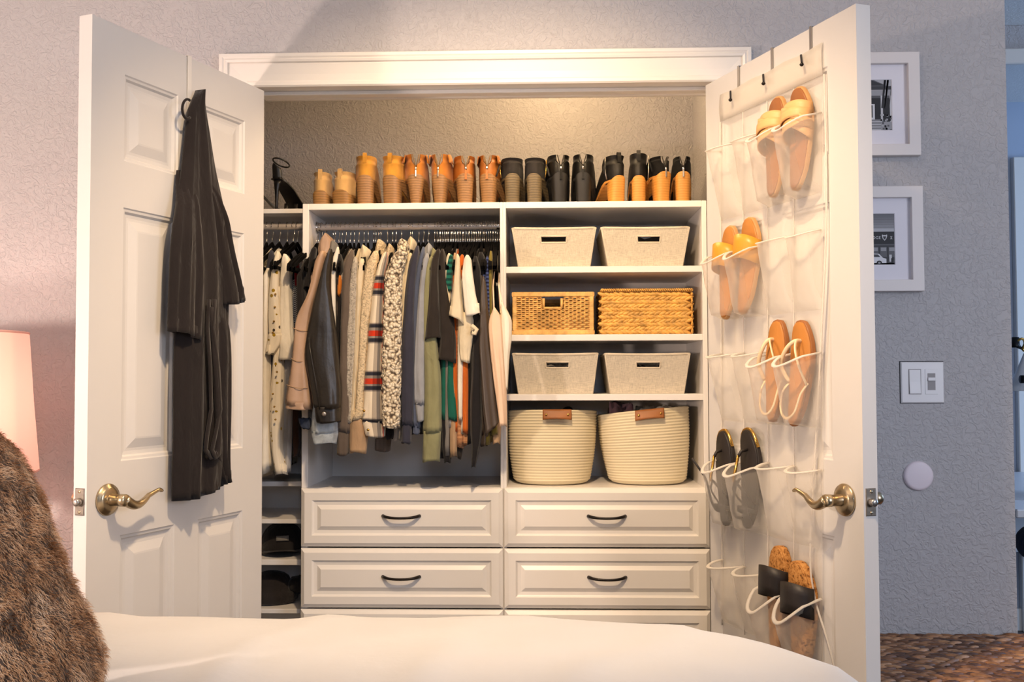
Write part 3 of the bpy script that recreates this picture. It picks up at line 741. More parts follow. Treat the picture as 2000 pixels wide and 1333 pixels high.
# coiled rope baskets with leather tabs
def ropem():
    t = NT('cream_cotton_rope'); t.b.inputs['Base Color'].default_value = (*S(236,223,190), 1); t.b.inputs['Roughness'].default_value = .85
    wv = t.n('TexWave', Scale=55.0, Distortion=.6); wv.bands_direction = 'DIAGONAL'; t.l(t.coord('UV', (5.2, 6, 1)), wv.inputs['Vector']); t.bump(wv.outputs['Fac'], .35, .0012); return t.mat
M['rope'] = ropem(); M['tan_leather'] = leather('tan_strap_leather', S(158,98,50), .5)
def rope_basket(label, tl, tr, bl, br, ytl, ytr, yb_, hc, hyt, cont, lean=0, seed=1):
    yc = YF+.155; zb = .927
    ybs = yc-.10
    xt0, xt1 = U(tl, ytl, yc-.02).x, U(tr, ytr, yc-.02).x; xb0, xb1 = U(bl, yb_, yc-.03).x, U(br, yb_, yc-.03).x
    zt0, zt1 = U(tl, ytl, yc-.02).z, U(tr, ytr, yc-.02).z; zt0 = min(zt0, 1.160); zt1 = min(zt1, 1.165)
    r = thing('rope_basket', label, 'basket', ((xb0+xb1)/2, yc, zb), 'cream coiled rope baskets')
    n = 64; coils = 26; rings = []
    def ring(w, off):
        out = []
        for k in range(n):
            a = 2*PI*k/n; ca, sa = math.cos(a), math.sin(a); u = (ca+1)/2
            cx = lerp((xb0+xb1)/2, (xt0+xt1)/2, w); rx = lerp((xb1-xb0)/2, (xt1-xt0)/2, w)+off; ry = lerp(.112, .132, w)+off
            zz = lerp(zb, lerp(zt0, zt1, u)+.006*max(0, -sa)*1.2, w)
            bul = .006*math.sin(PI*w)
            e = .86
            out.append((cx+(rx+bul)*math.copysign(abs(ca)**e, ca), yc+(ry+bul)*math.copysign(abs(sa)**e, sa), zz))
        return out
    rings.append(ring(0, -.02))
    for i in range(coils):
        for t, o in ((.08, -.0010), (.3, .0006), (.5, .0012), (.7, .0006), (.92, -.0010)):
            w = (i+t)/coils
            rings.append(ring(w, o - (.016*(1-w/.07)**2 if w < .07 else 0)))
    rings.append(ring(1.0, -.004)); rings.append(ring(.97, -.007)); rings.append(ring(.5, -.008)); rings.append(ring(.06, -.012))
    MB().loft(rings).build('coiled_body', M['rope'], r, True)
    # leather tab at the front
    hx = U(hc, hyt, yc-.13).x; u = (hx-xt0)/(xt1-xt0); zc_ = lerp(zt0, zt1, u)+.004
    slope = (zt1-zt0)/(xt1-xt0); yfr = yc-.132-.008
    def tab(uu, v):
        x = hx+lerp(-.0435, .0435, uu); bow = .007*math.sin(PI*uu)*v
        return (x, yfr-.003-bow-.002*v+.004*(1-v), zc_+slope*(x-hx)+.004-.031*v+.004*math.sin(PI*uu)*v*v)
    t_ = MB().grid(tab, 16, 5).build('leather_handle', M['tan_leather'], r, True, solid=.003)
    for s in (-1, 1):
        x = hx+s*.033; MB().lathe([(.0, -.003), (.003, -.0028), (.0038, -.001), (.0036, .001), (0, .001)], (x, yfr-.006, zc_+slope*(x-hx)-.011), 12, 'y').build('rivet', M['gold'], t_, True)
    for k, (nm, lb, mt, xa, xb_, hh) in enumerate(cont):
        heap(nm, lb, 'clothing', lerp(xt0, xt1, xa), lerp(xt0, xt1, xb_), yc-.070+.02*k, yc+.070, zb+.12, lerp(zt0, zt1, (xa+xb_)/2)+hh, mt, seed*10+k, .028)
    return r
rope_basket('cream rope basket with tan leather tab, left of two', 990, 1166, 1004, 1152, 803, 803, 940, 1088, 800, [('folded_clothes', 'dark clothes showing at the rim of the left rope basket', cloth_col['dark'], .12, .88, .016)], seed=1)
rope_basket('cream rope basket with tan leather tab, right of two', 1166, 1345, 1192, 1341, 812, 794, 940, 1268, 800, [('knit_garment', 'mauve knit garment sticking out of the right rope basket', cloth_col['mauve'], .12, .40, .046), ('knit_garment', 'pale grey cloth sticking out of the right rope basket', cloth_col['cream'], .42, .88, .026)], seed=3)

# caps on the narrow unit
CAPM = fabric('washed_black_cotton', S(38,35,35)); PATCH = fabric('grey_patch', S(120,118,116))
def cap(label, loc, yaw):
    r = thing('baseball_cap', label, 'hat', (0,0,0))
    def dome(u, v): a = 2*PI*u; e = PI/2*v; q = math.cos(e)**.8; return (.088*q*math.cos(a), .095*q*math.sin(a), .018+.112*math.sin(e)**.9)
    MB().grid(dome, 32, 12).build('crown', CAPM, r, True, fix=True)
    def brim(u, v):
        a = lerp(-PI*.93, -PI*.07, u); rr = 1+.75*v*math.sin(-a)**.8; x = .088*math.cos(a)*(1+.06*v); y = .095*math.sin(a)*rr
        return (x, y, .020+.012*v-1.9*x*x*(.35+.65*v)*2.2)
    MB().grid(brim, 26, 8).build('brim', CAPM, r, True, solid=.004)
    MB().lathe([(0, .1305), (.006, .1305), (.007, .128)], (0,0,0), 12).build('button', CAPM, r, True)
    def pt(u, v): x = lerp(-.024, .024, u); z = lerp(.062, .084, v); return (x, -.0955*math.cos((z-.018)/.112*.95)**.75*math.sqrt(max(0, 1-(x/.095)**2))-.004, z)
    MB().grid(pt, 8, 4).build('patch', PATCH, r, True, solid=.002)
    r.location = loc; r.rotation_euler = (0, 0, R(yaw)); r.scale = (.80, .80, .72); return r
zc3 = zs(1092)+.001; p = U(548, 1080, .52); cap('washed black baseball cap with grey patch', (p.x, .545, zc3), 14)
zc4 = zs(1188)+.001; p = U(538, 1180, .50)
def soft_hat(label, loc):
    r = thing('knit_hat', label, 'hat', (0,0,0)); KN = fabric('charcoal_wool', S(40,36,36), 400, .5)
    mb = MB(); n = 36; rings = []
    for rr, z in ((.06, 0), (.085, .002), (.10, .014), (.104, .028), (.094, .042), (.078, .05), (.074, .07), (.066, .09), (.05, .104), (.028, .111), (.006, .113)):
        rings.append([(rr*math.cos(2*PI*k/n)*(1+.05*math.sin(3*k)), rr*.85*math.sin(2*PI*k/n), z+.004*math.sin(5*2*PI*k/n)*(1 if .01 < z < .1 else 0)) for k in range(n)])
    mb.loft(rings); mb.build('crown', KN, r, True)
    pm = MB(); rg = []
    for i in range(1, 10):
        e = PI*i/10; rg.append([(.098+.034*math.sin(e)*math.cos(2*PI*k/18), .034*math.sin(e)*math.sin(2*PI*k/18), .062-.034*math.cos(e)) for k in range(18)])
    pm.loft(rg); pm.disp(lambda q: q+Vector((0,0,1))*.006*noise.noise(q*60)); pm.build('pompom', KN, r, True)
    r.location = loc; r.scale = (.82, .82, .86)
soft_hat('charcoal wool hat with bobble on the lowest visible small shelf', (p.x-.012, .50, zc4))
# ================================================================== hangers and garments
def make_hanger():
    r = thing('clothes_hanger', 'slim black flocked hanger with chrome hook on the long rod', 'hanger', (0,0,0), 'hangers on the long rod')
    path = [(0, 0, -.062), (0, 0, -.040), (0, .006, -.030), (0, .012, -.020)]
    for k in range(0, 14):
        a = R(-45+k*18); path.append((0, .0135*math.cos(a), .0148*math.sin(a)))
    MB().tube(path, .0014, 6).build('hook', M['chrome'], r, True)
    mb = MB()
    prof = [(.0, -.055), (.012, -.060), (.05, -.078), (.10, -.098), (.16, -.122), (.20, -.142), (.205, -.152)]
    for s in (-1, 1):
        mb.loft([[(x, s*y, z+dz) for x, dz in ((-.0028, -.006), (.0028, -.006), (.0028, .006), (-.0028, .006))] for y, z in prof])
    mb.loft([[(x, y, -.152+dz) for x, dz in ((-.0026, -.005), (.0026, -.005), (.0026, .005), (-.0026, .005))] for y in (-.205, .205)])
    mb.build('arms', M['black_velvet'], r)
    return r
HP = make_hanger(); HUSED = [False]
def hanger(x, y, z, yaw, label=None, group=None):
    h = HP if not HUSED[0] else copy_tree(HP); HUSED[0] = True
    h.location = (x, y, z); h.rotation_euler = (0, 0, R(yaw))
    if label: h['label'] = label; h['group'] = group
    return h
rh = random.Random(3)
HX = [610, 614, 618, 622, 628, 637, 649, 654, 662, 667, 675, 684, 692, 701, 711, 719, 730, 734, 738, 744, 757, 767, 773, 784, 800, 805, 818, 827, 836, 849]
x = 854.
while x < 976: HX.append(x); x += rh.uniform(2.6, 4.0)
ORD = ('first second third fourth fifth sixth seventh eighth ninth tenth eleventh twelfth thirteenth fourteenth fifteenth sixteenth seventeenth eighteenth nineteenth twentieth '
       'twenty-first twenty-second twenty-third twenty-fourth twenty-fifth twenty-sixth twenty-seventh twenty-eighth twenty-ninth thirtieth').split()
for k, px in enumerate(HX):
    lb = 'black flocked hanger with chrome hook, %s from left on the long rod' % ORD[k] if k < 30 else 'black flocked hanger in the tight cluster at right end of the long rod'
    hanger(U(px, 445, YR).x, YR, zr, rh.uniform(-9, 9), lb, 'hangers on the long rod' if k < 30 else 'clustered hangers on the long rod')
for k, px in enumerate((521, 532, 546, 561, 573, 581)): hanger(U(px, 445, YR2).x, YR2, zr2, rh.uniform(-9, 9), 'black flocked hanger with chrome hook, %s from left on the short rod' % ORD[k], 'hangers on the short rod')

# ---- cloth materials
def uv_mat(name, build, rough=.92, sheen=.15):
    t = NT(name); t.b.inputs['Roughness'].default_value = rough; t.b.inputs['Sheen Weight'].default_value = sheen; t.b.inputs['Specular IOR Level'].default_value = .2
    build(t); return t.mat
def _plaid(t):
    tc = t.n('TexCoord'); sp = t.n('SeparateXYZ'); t.l(tc.outputs['UV'], sp.inputs[0])
    fv = t.math('FRACT', t.math('MULTIPLY', sp.outputs[1], 7.2)); fu = t.math('FRACT', t.math('MULTIPLY', sp.outputs[0], 2.0))
    cr, nv, rd, gy = S(228,214,190), S(46,46,56), S(206,58,30), S(150,140,130)
    hz = t.ramp(fv, ((0, cr), (.52, gy), (.55, nv), (.62, gy), (.68, rd), (.80, gy), (.84, nv), (.92, gy), (.95, cr)), 'CONSTANT')
    vz = t.ramp(fu, ((0, (1,1,1)), (.50, S(176,172,172)), (.60, S(84,86,100)), (.74, S(176,172,172)), (.82, S(228,86,60)), (.89, S(150,146,148)), (.95, (1,1,1))), 'CONSTANT')
    t.l(t.mix(.85, hz, vz, 'MULTIPLY'), t.b.inputs['Base Color'])
    nz = t.n('TexNoise', Scale=500.0); t.l(t.coord(), nz.inputs['Vector']); t.bump(nz.outputs['Fac'], .3, .001)
def _floral(t):
    v = t.coord(); vo = t.n('TexVoronoi', Scale=52.0, Randomness=1.0); t.l(v, vo.inputs['Vector'])
    a = t.ramp(vo.outputs['Distance'], ((0, (1,1,1)), (.24, (1,1,1)), (.27, (0,0,0))), 'CONSTANT')
    sel = t.ramp(vo.outputs['Color'], ((0, S(150,120,30)), (.35, S(70,60,50)), (.5, S(196,160,60)), (.66, S(150,80,70)), (.8, S(90,90,60))), 'CONSTANT')
    pick = t.n('SeparateColor'); t.l(vo.outputs['Color'], pick.inputs[0]); on = t.math('LESS_THAN', pick.outputs[1], .42)
    t.l(t.mix(t.math('MULTIPLY', a, on), S(224,212,190), sel), t.b.inputs['Base Color'])
    nz = t.n('TexNoise', Scale=60.0); t.l(v, nz.inputs['Vector']); t.bump(nz.outputs['Fac'], .3, .002)
def _boucle(t):
    v = t.coord(); vo = t.n('TexVoronoi', Scale=115.0); vo.feature = 'F1'; nz = t.n('TexNoise', Scale=50.0, Detail=3.0)
    t.l(v, nz.inputs['Vector']); mx = t.n('VectorMath', operation='ADD'); t.l(v, mx.inputs[0]); sc = t.n('VectorMath', operation='SCALE'); sc.inputs['Scale'].default_value = .012; t.l(nz.outputs['Color'], sc.inputs[0]); t.l(sc.outputs[0], mx.inputs[1]); t.l(mx.outputs[0], vo.inputs['Vector'])
    t.l(t.ramp(vo.outputs['Distance'], ((.2, S(240,228,206)), (.52, S(206,190,162)), (.72, S(120,104,86)), (.95, S(66,56,48)))), t.b.inputs['Base Color'])
    inv = t.math('SUBTRACT', 1.0, vo.outputs['Distance']); t.bump(inv, .9, .006)
def _sherpa(c):
    def f(t):
        v = t.coord(); nz = t.n('TexNoise', Scale=170.0, Detail=3.0, Roughness=.7); t.l(v, nz.inputs['Vector'])
        t.l(t.ramp(nz.outputs['Fac'], ((.33, tuple(x*.55 for x in c)), (.5, c), (.7, tuple(min(1, x*1.15) for x in c)))), t.b.inputs['Base Color']); t.bump(nz.outputs['Fac'], .9, .006)
    return f
def _stripes(c1, c2, freq, w=.5):
    def f(t):
        tc = t.n('TexCoord'); sp = t.n('SeparateXYZ'); t.l(tc.outputs['UV'], sp.inputs[0]); fr = t.math('FRACT', t.math('MULTIPLY', sp.outputs[1], freq))
        t.l(t.ramp(fr, ((0, c1), (w, c2)), 'CONSTANT'), t.b.inputs['Base Color'])
    return f
def _check(t):
    ck = t.n('TexChecker', Scale=1.0); ck.inputs['Color1'].default_value = (*S(225,220,210), 1); ck.inputs['Color2'].default_value = (*S(28,28,32), 1); t.l(t.coord(scale=(330, 330, 330)), ck.inputs['Vector']); t.l(ck.outputs['Color'], t.b.inputs['Base Color'])
def _denim(c):
    def f(t):
        v = t.coord(); nz = t.n('TexNoise', Scale=26.0, Detail=6.0, Roughness=.7); t.l(v, nz.inputs['Vector']); t.l(t.ramp(nz.outputs['Fac'], ((.3, tuple(x*.6 for x in c)), (.7, tuple(min(1, x*1.3) for x in c)))), t.b.inputs['Base Color'])
        n2 = t.n('TexNoise', Scale=900.0); t.l(v, n2.inputs['Vector']); t.bump(n2.outputs['Fac'], .4, .001)
    return f
G = dict(plaid=uv_mat('flannel_plaid', _plaid), floral=uv_mat('cream_floral_print', _floral), boucle=uv_mat('boucle_knit', _boucle), sherpa=uv_mat('cream_sherpa', _sherpa(S(222,200,164))), sherpa2=uv_mat('speckled_sherpa', _sherpa(S(186,176,160))),
    teal=uv_mat('teal_stripe', _stripes(S(30,104,88), S(18,60,56), 62)), rib=uv_mat('peach_rib', _stripes(S(216,160,110), S(140,90,60), 260)), check=uv_mat('black_white_check', _check), denim=uv_mat('light_denim', _denim(S(166,176,184))), ddenim=uv_mat('dark_denim', _denim(S(52,62,84))),
    leather=plain('black_jacket_leather', S(34,30,26), .38, 0, .35, 55, .3, 9, .5, dist=.003), puffer=plain('dusty_pink_nylon', S(176,146,122), .45, 0, .3, 45, .10, 8, .4, dist=.003),
    white=fabric('white_cotton', S(230,222,206)), ivory=fabric('ivory_cotton', S(222,208,178)), cream=fabric('cream_jersey', S(214,198,168)), black=fabric('black_cotton', S(30,28,29)), brownblk=fabric('brown_black_cotton', S(46,40,36)), taupe=fabric('taupe_knit', S(96,84,74), 300, .5), tan=fabric('tan_cotton', S(170,140,108)), navy=fabric('navy_charcoal_fleece', S(54,54,66)), slate=fabric('slate_blue_fleece', S(84,92,112)), bluegrey=fabric('blue_grey_fleece', S(150,152,156)), sage=fabric('sage_green_fleece', S(138,136,100)), orange=fabric('burnt_orange_cotton', S(196,98,34)), red=fabric('dark_red_satin', S(150,26,30), rough=.5), blue=fabric('royal_blue_cotton', S(40,62,130)), tealp=fabric('teal_cotton', S(24,92,76)), grey=fabric('heather_grey', S(120,116,110), 300), silk=plain('dark_brown_silk', S(74,64,56), .42, 0, .2, 30, .1, 10, .5, dist=.003), blush=plain('blush_satin', S(222,190,160), .42, 0, .25, 30, .06, 10, .5, dist=.003), wsatin=plain('white_satin', S(232,222,204), .45, 0, .2, 30, .05, 10, .5), olive=fabric('olive_gold_cotton', S(122,108,48)), dbrown=fabric('dark_brown_cotton', S(62,40,28)), orangep=fabric('orange_print', S(204,120,40)), lgrey=fabric('pale_grey_jersey', S(168,164,160)), bluepat=uv_mat('navy_dot', _stripes(S(30,36,70), S(70,84,130), 90)))

def rows_interp(rows, n):
    rows = [tuple(r)+((0,) if len(r) == 3 else ()) for r in rows]            # 4th value: how much lower the right side hangs
    ys = [r[0] for r in rows]; out = []
    for k in range(n):
        y = lerp(ys[0], ys[-1], k/(n-1))
        for a, b in zip(rows, rows[1:]):
            if y <= b[0]+1e-6:
                t = (y-a[0])/(b[0]-a[0]); out.append((y,)+tuple(lerp(a[i], b[i], t) for i in (1, 2, 3))); break
    for _ in range(2):
        m = out[:]
        for k in range(1, n-1): m[k] = (out[k][0],)+tuple((out[k-1][i]+2*out[k][i]+out[k+1][i])/4 for i in (1, 2, 3))
        out = m
    return out
def row_at(rows, y):
    rows = [tuple(r)+((0,) if len(r) == 3 else ()) for r in rows]
    for a, b in zip(rows, rows[1:]):
        if a[0] <= y <= b[0]: t = (y-a[0])/(b[0]-a[0]); return (y,)+tuple(lerp(a[i], b[i], t) for i in (1, 2, 3))
    return rows[-1]
def panel_loft(rows, Yf, depth=None, seed=0, fold=.05, n=30, ring=32, hem=True, lump=0, closed_top=True, dmin=.022, tilt=0):
    """a hanging tube whose outline follows rows of (y, left, right) in the photograph at depth Yf"""
    rr = rows_interp(rows, n); rings = []
    for k, (y, xl, xr, sl) in enumerate(rr):
        a = U(xl, y, Yf); b = U(xr, y+sl, Yf); hx = max(.0025, (b.x-a.x)/2*.97); hy = depth if depth else max(dmin, hx*1.05)
        cx, cz = (a.x+b.x)/2, (a.z+b.z)/2; t = k/(n-1)
        if closed_top and k == 0: hx *= .35; hy *= .5
        if closed_top and k == 1: hx *= .8; hy *= .85
        ringp = []
        for j in range(ring):
            th = 2*PI*j/ring; ca, sa = math.cos(th), math.sin(th)
            g_ = math.sin(3*th+seed+t*2.5)+.7*math.sin(6*th+seed*2.3-t*3)+.6*math.sin(11*th+seed+t*1.5)
            f = 1+fold*1.5*(math.copysign(abs(g_)**.8, g_))*min(1, .35+t)*(.4+.6*abs(sa))
            f += .07*noise.noise(Vector((ca*2.6+seed, sa*2.6, cz*16)))
            x = cx+hx*math.copysign(abs(ca)**.75, ca)*(f if abs(f-1) < .06 else 1+.06*math.copysign(1, f-1)); yv = Yf+hy+hy*math.copysign(abs(sa)**.75, sa)*f+tilt*t
            z = cz+(b.z-a.z)/2*ca+.003*math.sin(2*th+seed)*(1 if k == n-1 else 0)
            if lump:
                q = Vector((x, yv, z))*70; d = noise.voronoi(q)[0][0]; amp = lump*(1-d*1.4); x += amp*ca; yv += amp*sa
            ringp.append((x, yv, z))
        rings.append(ringp)
    mb = MB()
    if hem:
        last = rings[-1]; c = sum((Vector(p) for p in last), Vector())/ring
        rings.append([tuple(c+(Vector(p)-c)*.90+Vector((0,0,.001))) for p in last]); rings.append([tuple(c+(Vector(p)-c)*.85+Vector((0,0,.030))) for p in last])
    mb.loft(rings); return mb
def body_loft(xh, zneck, zhem, Yc, ylen=.19, thick=.016, seed=0, xhem=None, n=22, ring=40, drop=.10, front=None):
    rings = []; xhem = xh if xhem is None else xhem
    lv = [0, .012, .03, .06, drop]+[lerp(drop, zneck-zhem, k/(n-5)) for k in range(1, n-4)]
    for k, dz in enumerate(lv):
        t = dz/(zneck-zhem); s = min(1, .16+.84*(dz/drop)**.85) if dz < drop else 1
        hy = ylen*s*(1-.04*sstep((t-.3)/.7)); hx = thick*(.55 if k == 0 else min(1, .8+dz*2))*(1+.35*t)
        cx = lerp(xh, xhem, t); rp = []
        for j in range(ring):
            th = 2*PI*j/ring; ca, sa = math.cos(th), math.sin(th)
            f = .22*(math.sin(4*sa*2+seed+t*2)+.6*math.sin(7*sa+seed*1.7))*sstep(t*2)
            rp.append((cx+hx*math.copysign(abs(ca)**.6, ca)+hx*f, Yc+hy*sa, zneck-dz+.004*math.sin(3*th+seed)*(1 if k == len(lv)-1 else 0)))
        rings.append(rp)
    last = rings[-1]; c = sum((Vector(p) for p in last), Vector())/ring
    rings.append([tuple(c+(Vector(p)-c)*.93+Vector((0,0,.01))) for p in last]); rings.append([tuple(c+(Vector(p)-c)*.9+Vector((0,0,.03))) for p in last])
    return MB().loft(rings)
GC = [0]
def garment(name, label, cat, mat, hook, hem, sleeve=None, Yf=.24, cuff=None, hood=None, bodymat=None, seed=None, group=None, thick=.013, fold=.05, lump=0, hoodY=.36, Yc=None, zrod=None, extra=None, ylen=.185, nobody=False, cuffmat=None, n=30, ring=32, dmin=.022, neck=488, hooddepth=.05):
    GC[0] += 1; sd = seed if seed is not None else GC[0]*1.37
    Yc = Yc or YR; xh = U(hook, 445, Yc).x
    r = thing(name, label, cat, (xh, Yc, U(hook, hem, Yc).z), group)
    if not nobody: body_loft(xh, U(hook, neck, Yc).z, U(hook, hem, Yc).z, Yc, ylen, thick, sd).build('body', bodymat or mat, r, True)
    if sleeve:
        if cuff:
            i = cuff; top = [q for q in sleeve if q[0] < i]+[row_at(sleeve, i)]; low = [row_at(sleeve, i)]+[q for q in sleeve if q[0] > i]
            s_ = panel_loft(top, Yf, seed=sd, fold=fold, lump=lump, n=n, ring=ring, dmin=dmin, hem=True).build('sleeve', mat, r, True)
            low2 = [(low[0][0]-3, low[0][1]+1, low[0][2]-1)]+[(q[0], q[1]+1, q[2]-1) for q in low[0:]]
            panel_loft(low2, Yf+.002, seed=sd+1, fold=fold*.6, n=10, ring=ring, closed_top=False, dmin=dmin*.92).build('cuff', cuffmat or mat, s_, True)
        else: panel_loft(sleeve, Yf, seed=sd, fold=fold, lump=lump, n=n, ring=ring, dmin=dmin).build('sleeve', mat, r, True)
    if hood: panel_loft(hood, hoodY, depth=hooddepth, seed=sd+2, fold=.05, n=14, hem=False, lump=lump*.7).build('collar', bodymat or mat, r, True)
    if extra: extra(r)
    return r
g1 = 'clothes on the long rod'; g2 = 'clothes on the short rod'
Z2 = dict(Yc=YR2, group=g2, Yf=.29)
# ---------------- short rod
garment('dark_jacket', 'dark charcoal jacket hanging nearest the left door', 'clothing', G['navy'], 522, 915, [(489,521,536),(520,517,536),(620,515,533),(760,517,530),(912,518,528)], **{**Z2, 'Yf': .33})
def buttons(pts, Y, mat, rad=.0045, nm='button'):
    def f(r):
        for px, py in pts:
            P = U(px, py, Y); MB().lathe([(0, -.003), (rad, -.002), (rad, .001), (0, .001)], P, 10, 'y').build(nm, mat, r, True)
    return f
def floral_extra(r):
    panel_loft([(560,535,552),(640,532,553),(712,530,552),(760,525,551),(828,523,550),(887,528,548),(928,534,558)], .305, seed=4, fold=.07, dmin=.02).build('front_placket', G['floral'], r, True)
    panel_loft([(652,522,551),(672,518,548),(693,516,534)], .285, seed=9, fold=.1, n=10, dmin=.02, closed_top=False).build('rolled_cuff', G['floral'], r, True)
    buttons([(538,575),(537,600),(535,628),(533,650),(541,727),(533,770),(536,795),(538,820)], .286, M['gold'], .003)(r)
garment('floral_shirt', 'cream floral print button shirt with rolled sleeve', 'clothing', G['floral'], 533, 925, [(491,537,547),(515,530,543),(560,524,542),(610,521,545),(654,522,551)], extra=floral_extra, **Z2)
def tee_extra(r): panel_loft([(560,551,568),(800,550,569),(870,548,567),(924,549,564)], .33, seed=2, fold=.09, dmin=.02).build('lower_front', G['lgrey'], r, True)
garment('white_tee', 'white t-shirt with wide short sleeve beside the floral shirt', 'clothing', G['white'], 549, 915, [(496,548,562),(517,546,568),(566,543,566),(615,541,568),(679,541,572),(704,538,573,2)], extra=tee_extra, **{**Z2, 'Yf': .295})
garment('red_top', 'dark red satin strap top on the short rod', 'clothing', G['red'], 575, 560, [(501,575,578),(520,573,580),(540,573,582),(560,575,582)], nobody=True, **{**Z2, 'Yf': .33})
garment('checked_top', 'black and white checked top below the red strap top', 'clothing', G['check'], 577, 640, [(545,568,583),(575,567,584),(612,569,585),(640,572,585)], nobody=True, **{**Z2, 'Yf': .34})
garment('blue_top', 'royal blue top hanging at the right end of short rod', 'clothing', G['blue'], 581, 800, [(560,566,586),(620,566,587),(800,569,586)], nobody=True, **{**Z2, 'Yf': .37})
garment('brown_top', 'dark brown top with low hem at the right end of short rod', 'clothing', G['dbrown'], 577, 890, [(700,568,584),(800,567,584),(870,568,584),(893,571,580)], nobody=True, **{**Z2, 'Yf': .35})
# ---------------- long rod, from the left
garment('black_strappy_top', 'black strappy top at the left end of the long rod', 'clothing', G['black'], 614, 640, [(482,608,618),(505,601,614),(535,595,609),(562,591,606)], Yf=.27, group=g1, dmin=.014, fold=.12)
def vest_extra(r):
    for k, y in enumerate((640, 700, 752)):
        a = {640: (570, 600), 700: (567, 592), 752: (558, 599)}[y]; A, B = U(a[0], y, .168), U(a[1], y+6, .168)
        MB().tube([A.lerp(B, t)+Vector((0, -.002+.012*(2*t-1)**2, -.004*math.sin(PI*t))) for t in [i/8 for i in range(9)]], .0012, 6).build('quilting_seam', G['tan'], r, True)
garment('puffer_vest', 'dusty pink puffer vest with a stand-up collar', 'clothing', G['puffer'], 637, 800, [(490,617,640),(510,611,634),(540,606,626),(576,598,616),(600,582,610),(625,571,606),(660,569,602),(700,566,599),(735,561,600),(770,554,604),(800,551,605,14)], Yf=.17, cuff=790, hood=[(455,632,638),(466,621,646),(482,617,645),(500,618,640)], hoodY=.33, group=g1, dmin=.035, extra=vest_extra)
def jacket_extra(r):
    P = [U(x, y, .158) for x, y in ((603, 660), (609, 700), (617, 745), (625, 800))]
    MB().tube([p+Vector((0,-.004,0)) for p in P], .0018, 6).build('sleeve_seam', G['leather'], r, True)
    P = U(633, 809, .148); MB().lathe([(0, -.004), (.004, -.0038), (.0065, -.002), (.0065, .003), (0, .003)], P, 14, 'y').build('snap', M['nickel'], r, True)
    panel_loft([(470,643,655),(482,640,656),(498,641,654)], .34, depth=.03, n=10, hem=False).build('knit_collar', G['grey'], r, True)
garment('leather_jacket', 'black leather jacket sleeve with a snap cuff', 'clothing', G['leather'], 649, 815, [(486,638,650),(515,629,642),(556,617,640),(595,607,645),(634,597,650),(680,588,654),(705,590,657),(744,598,660),(790,607,662),(826,613,662,-4)], Yf=.155, cuff=799, group=g1, fold=.035, dmin=.03, extra=jacket_extra)
def den_extra(r): panel_loft([(818,580,604),(828,582,606),(838,588,604)], .22, n=8, dmin=.014, closed_top=False).build('torn_edge', G['ddenim'], r, True)
garment('denim_jacket', 'light denim jacket cuff showing below the leather sleeve', 'clothing', G['denim'], 654, 850, [(700,615,655),(780,607,655),(824,605,655),(850,603,656),(868,607,652)], Yf=.185, cuff=846, group=g1, extra=den_extra)
garment('white_shirt', 'thin white shirt between leather jacket and black shirt', 'clothing', G['white'], 654, 700, [(482,656,662),(505,648,660),(530,640,654),(576,641,655),(640,645,656),(690,650,656)], Yf=.25, group=g1, dmin=.016)
def orange_extra(r): panel_loft([(538,659,667),(556,659,668),(578,658,663)], .249, n=8, dmin=.012).build('orange_print', G['orangep'], r, True)
garment('black_shirt', 'black shirt with an orange print', 'clothing', G['black'], 662, 835, [(496,655,670),(520,653,668),(576,653,667),(650,654,666),(750,654,665),(840,656,668)], Yf=.255, group=g1, extra=orange_extra)
garment('taupe_cardigan', 'dark taupe cardigan with long knit cuff', 'clothing', G['taupe'], 684, 850, [(488,680,695),(505,669,690),(540,667,684),(600,664,682),(680,662,678),(760,661,680),(845,656,684),(890,655,679)], Yf=.23, cuff=845, group=g1)
garment('speckled_cardigan', 'speckled grey fleece cardigan', 'clothing', G['sherpa2'], 692, 830, [(502,688,699),(556,681,697),(615,679,696),(680,674,694),(740,673,690),(826,674,686)], Yf=.235, group=g1, lump=.002, dmin=.02)
garment('cream_hoodie', 'pale cream hooded fleece with folded hood', 'clothing', G['cream'], 705, 830, [(505,698,714),(530,695,711),(595,692,707),(680,689,704),(740,684,699),(826,680,692)], Yf=.235, hood=[(478,704,712),(488,700,720),(500,697,721),(514,696,716)], group=g1, hoodY=.29, dmin=.02)
garment('sherpa_jacket', 'thick cream sherpa jacket with tan cuff', 'clothing', G['sherpa'], 738, 835, [(490,724,742),(517,713,734),(576,705,729),(634,701,721),(700,698,716),(760,694,712),(815,690,712),(826,678,716),(860,678,716),(886,679,714)], Yf=.225, cuff=822, cuffmat=G['tan'], hood=[(467,735,745),(478,732,750),(495,728,748)], group=g1, lump=.003)
def plaid_extra(r):
    buttons([(711,803),(719,840)], .206, M['gold'], .004)(r)
    panel_loft([(476,756,764),(490,752,768),(505,748,764)], .33, depth=.03, n=10, hem=False).build('hood_lining', G['sherpa'], r, True)
garment('plaid_shirt', 'cream, red and navy plaid flannel shirt', 'clothing', G['plaid'], 757, 850, [(492,746,762),(508,738,756),(547,729,749),(595,723,749),(640,718,748),(680,715,747),(723,711,746),(786,706,748),(828,702,750),(854,711,750)], Yf=.215, cuff=826, group=g1, fold=.03, extra=plaid_extra)
garment('boucle_coat', 'chunky speckled boucle knit coat', 'clothing', G['boucle'], 786, 830, [(484,775,796),(505,762,790),(537,751,782),(595,747,781),(680,745,780),(740,744,780),(797,746,779),(812,745,779),(836,747,777)], Yf=.205, hood=[(466,779,790),(476,775,796),(492,772,796)], group=g1, lump=.0055, n=70, ring=56, fold=.03, hoodY=.30)
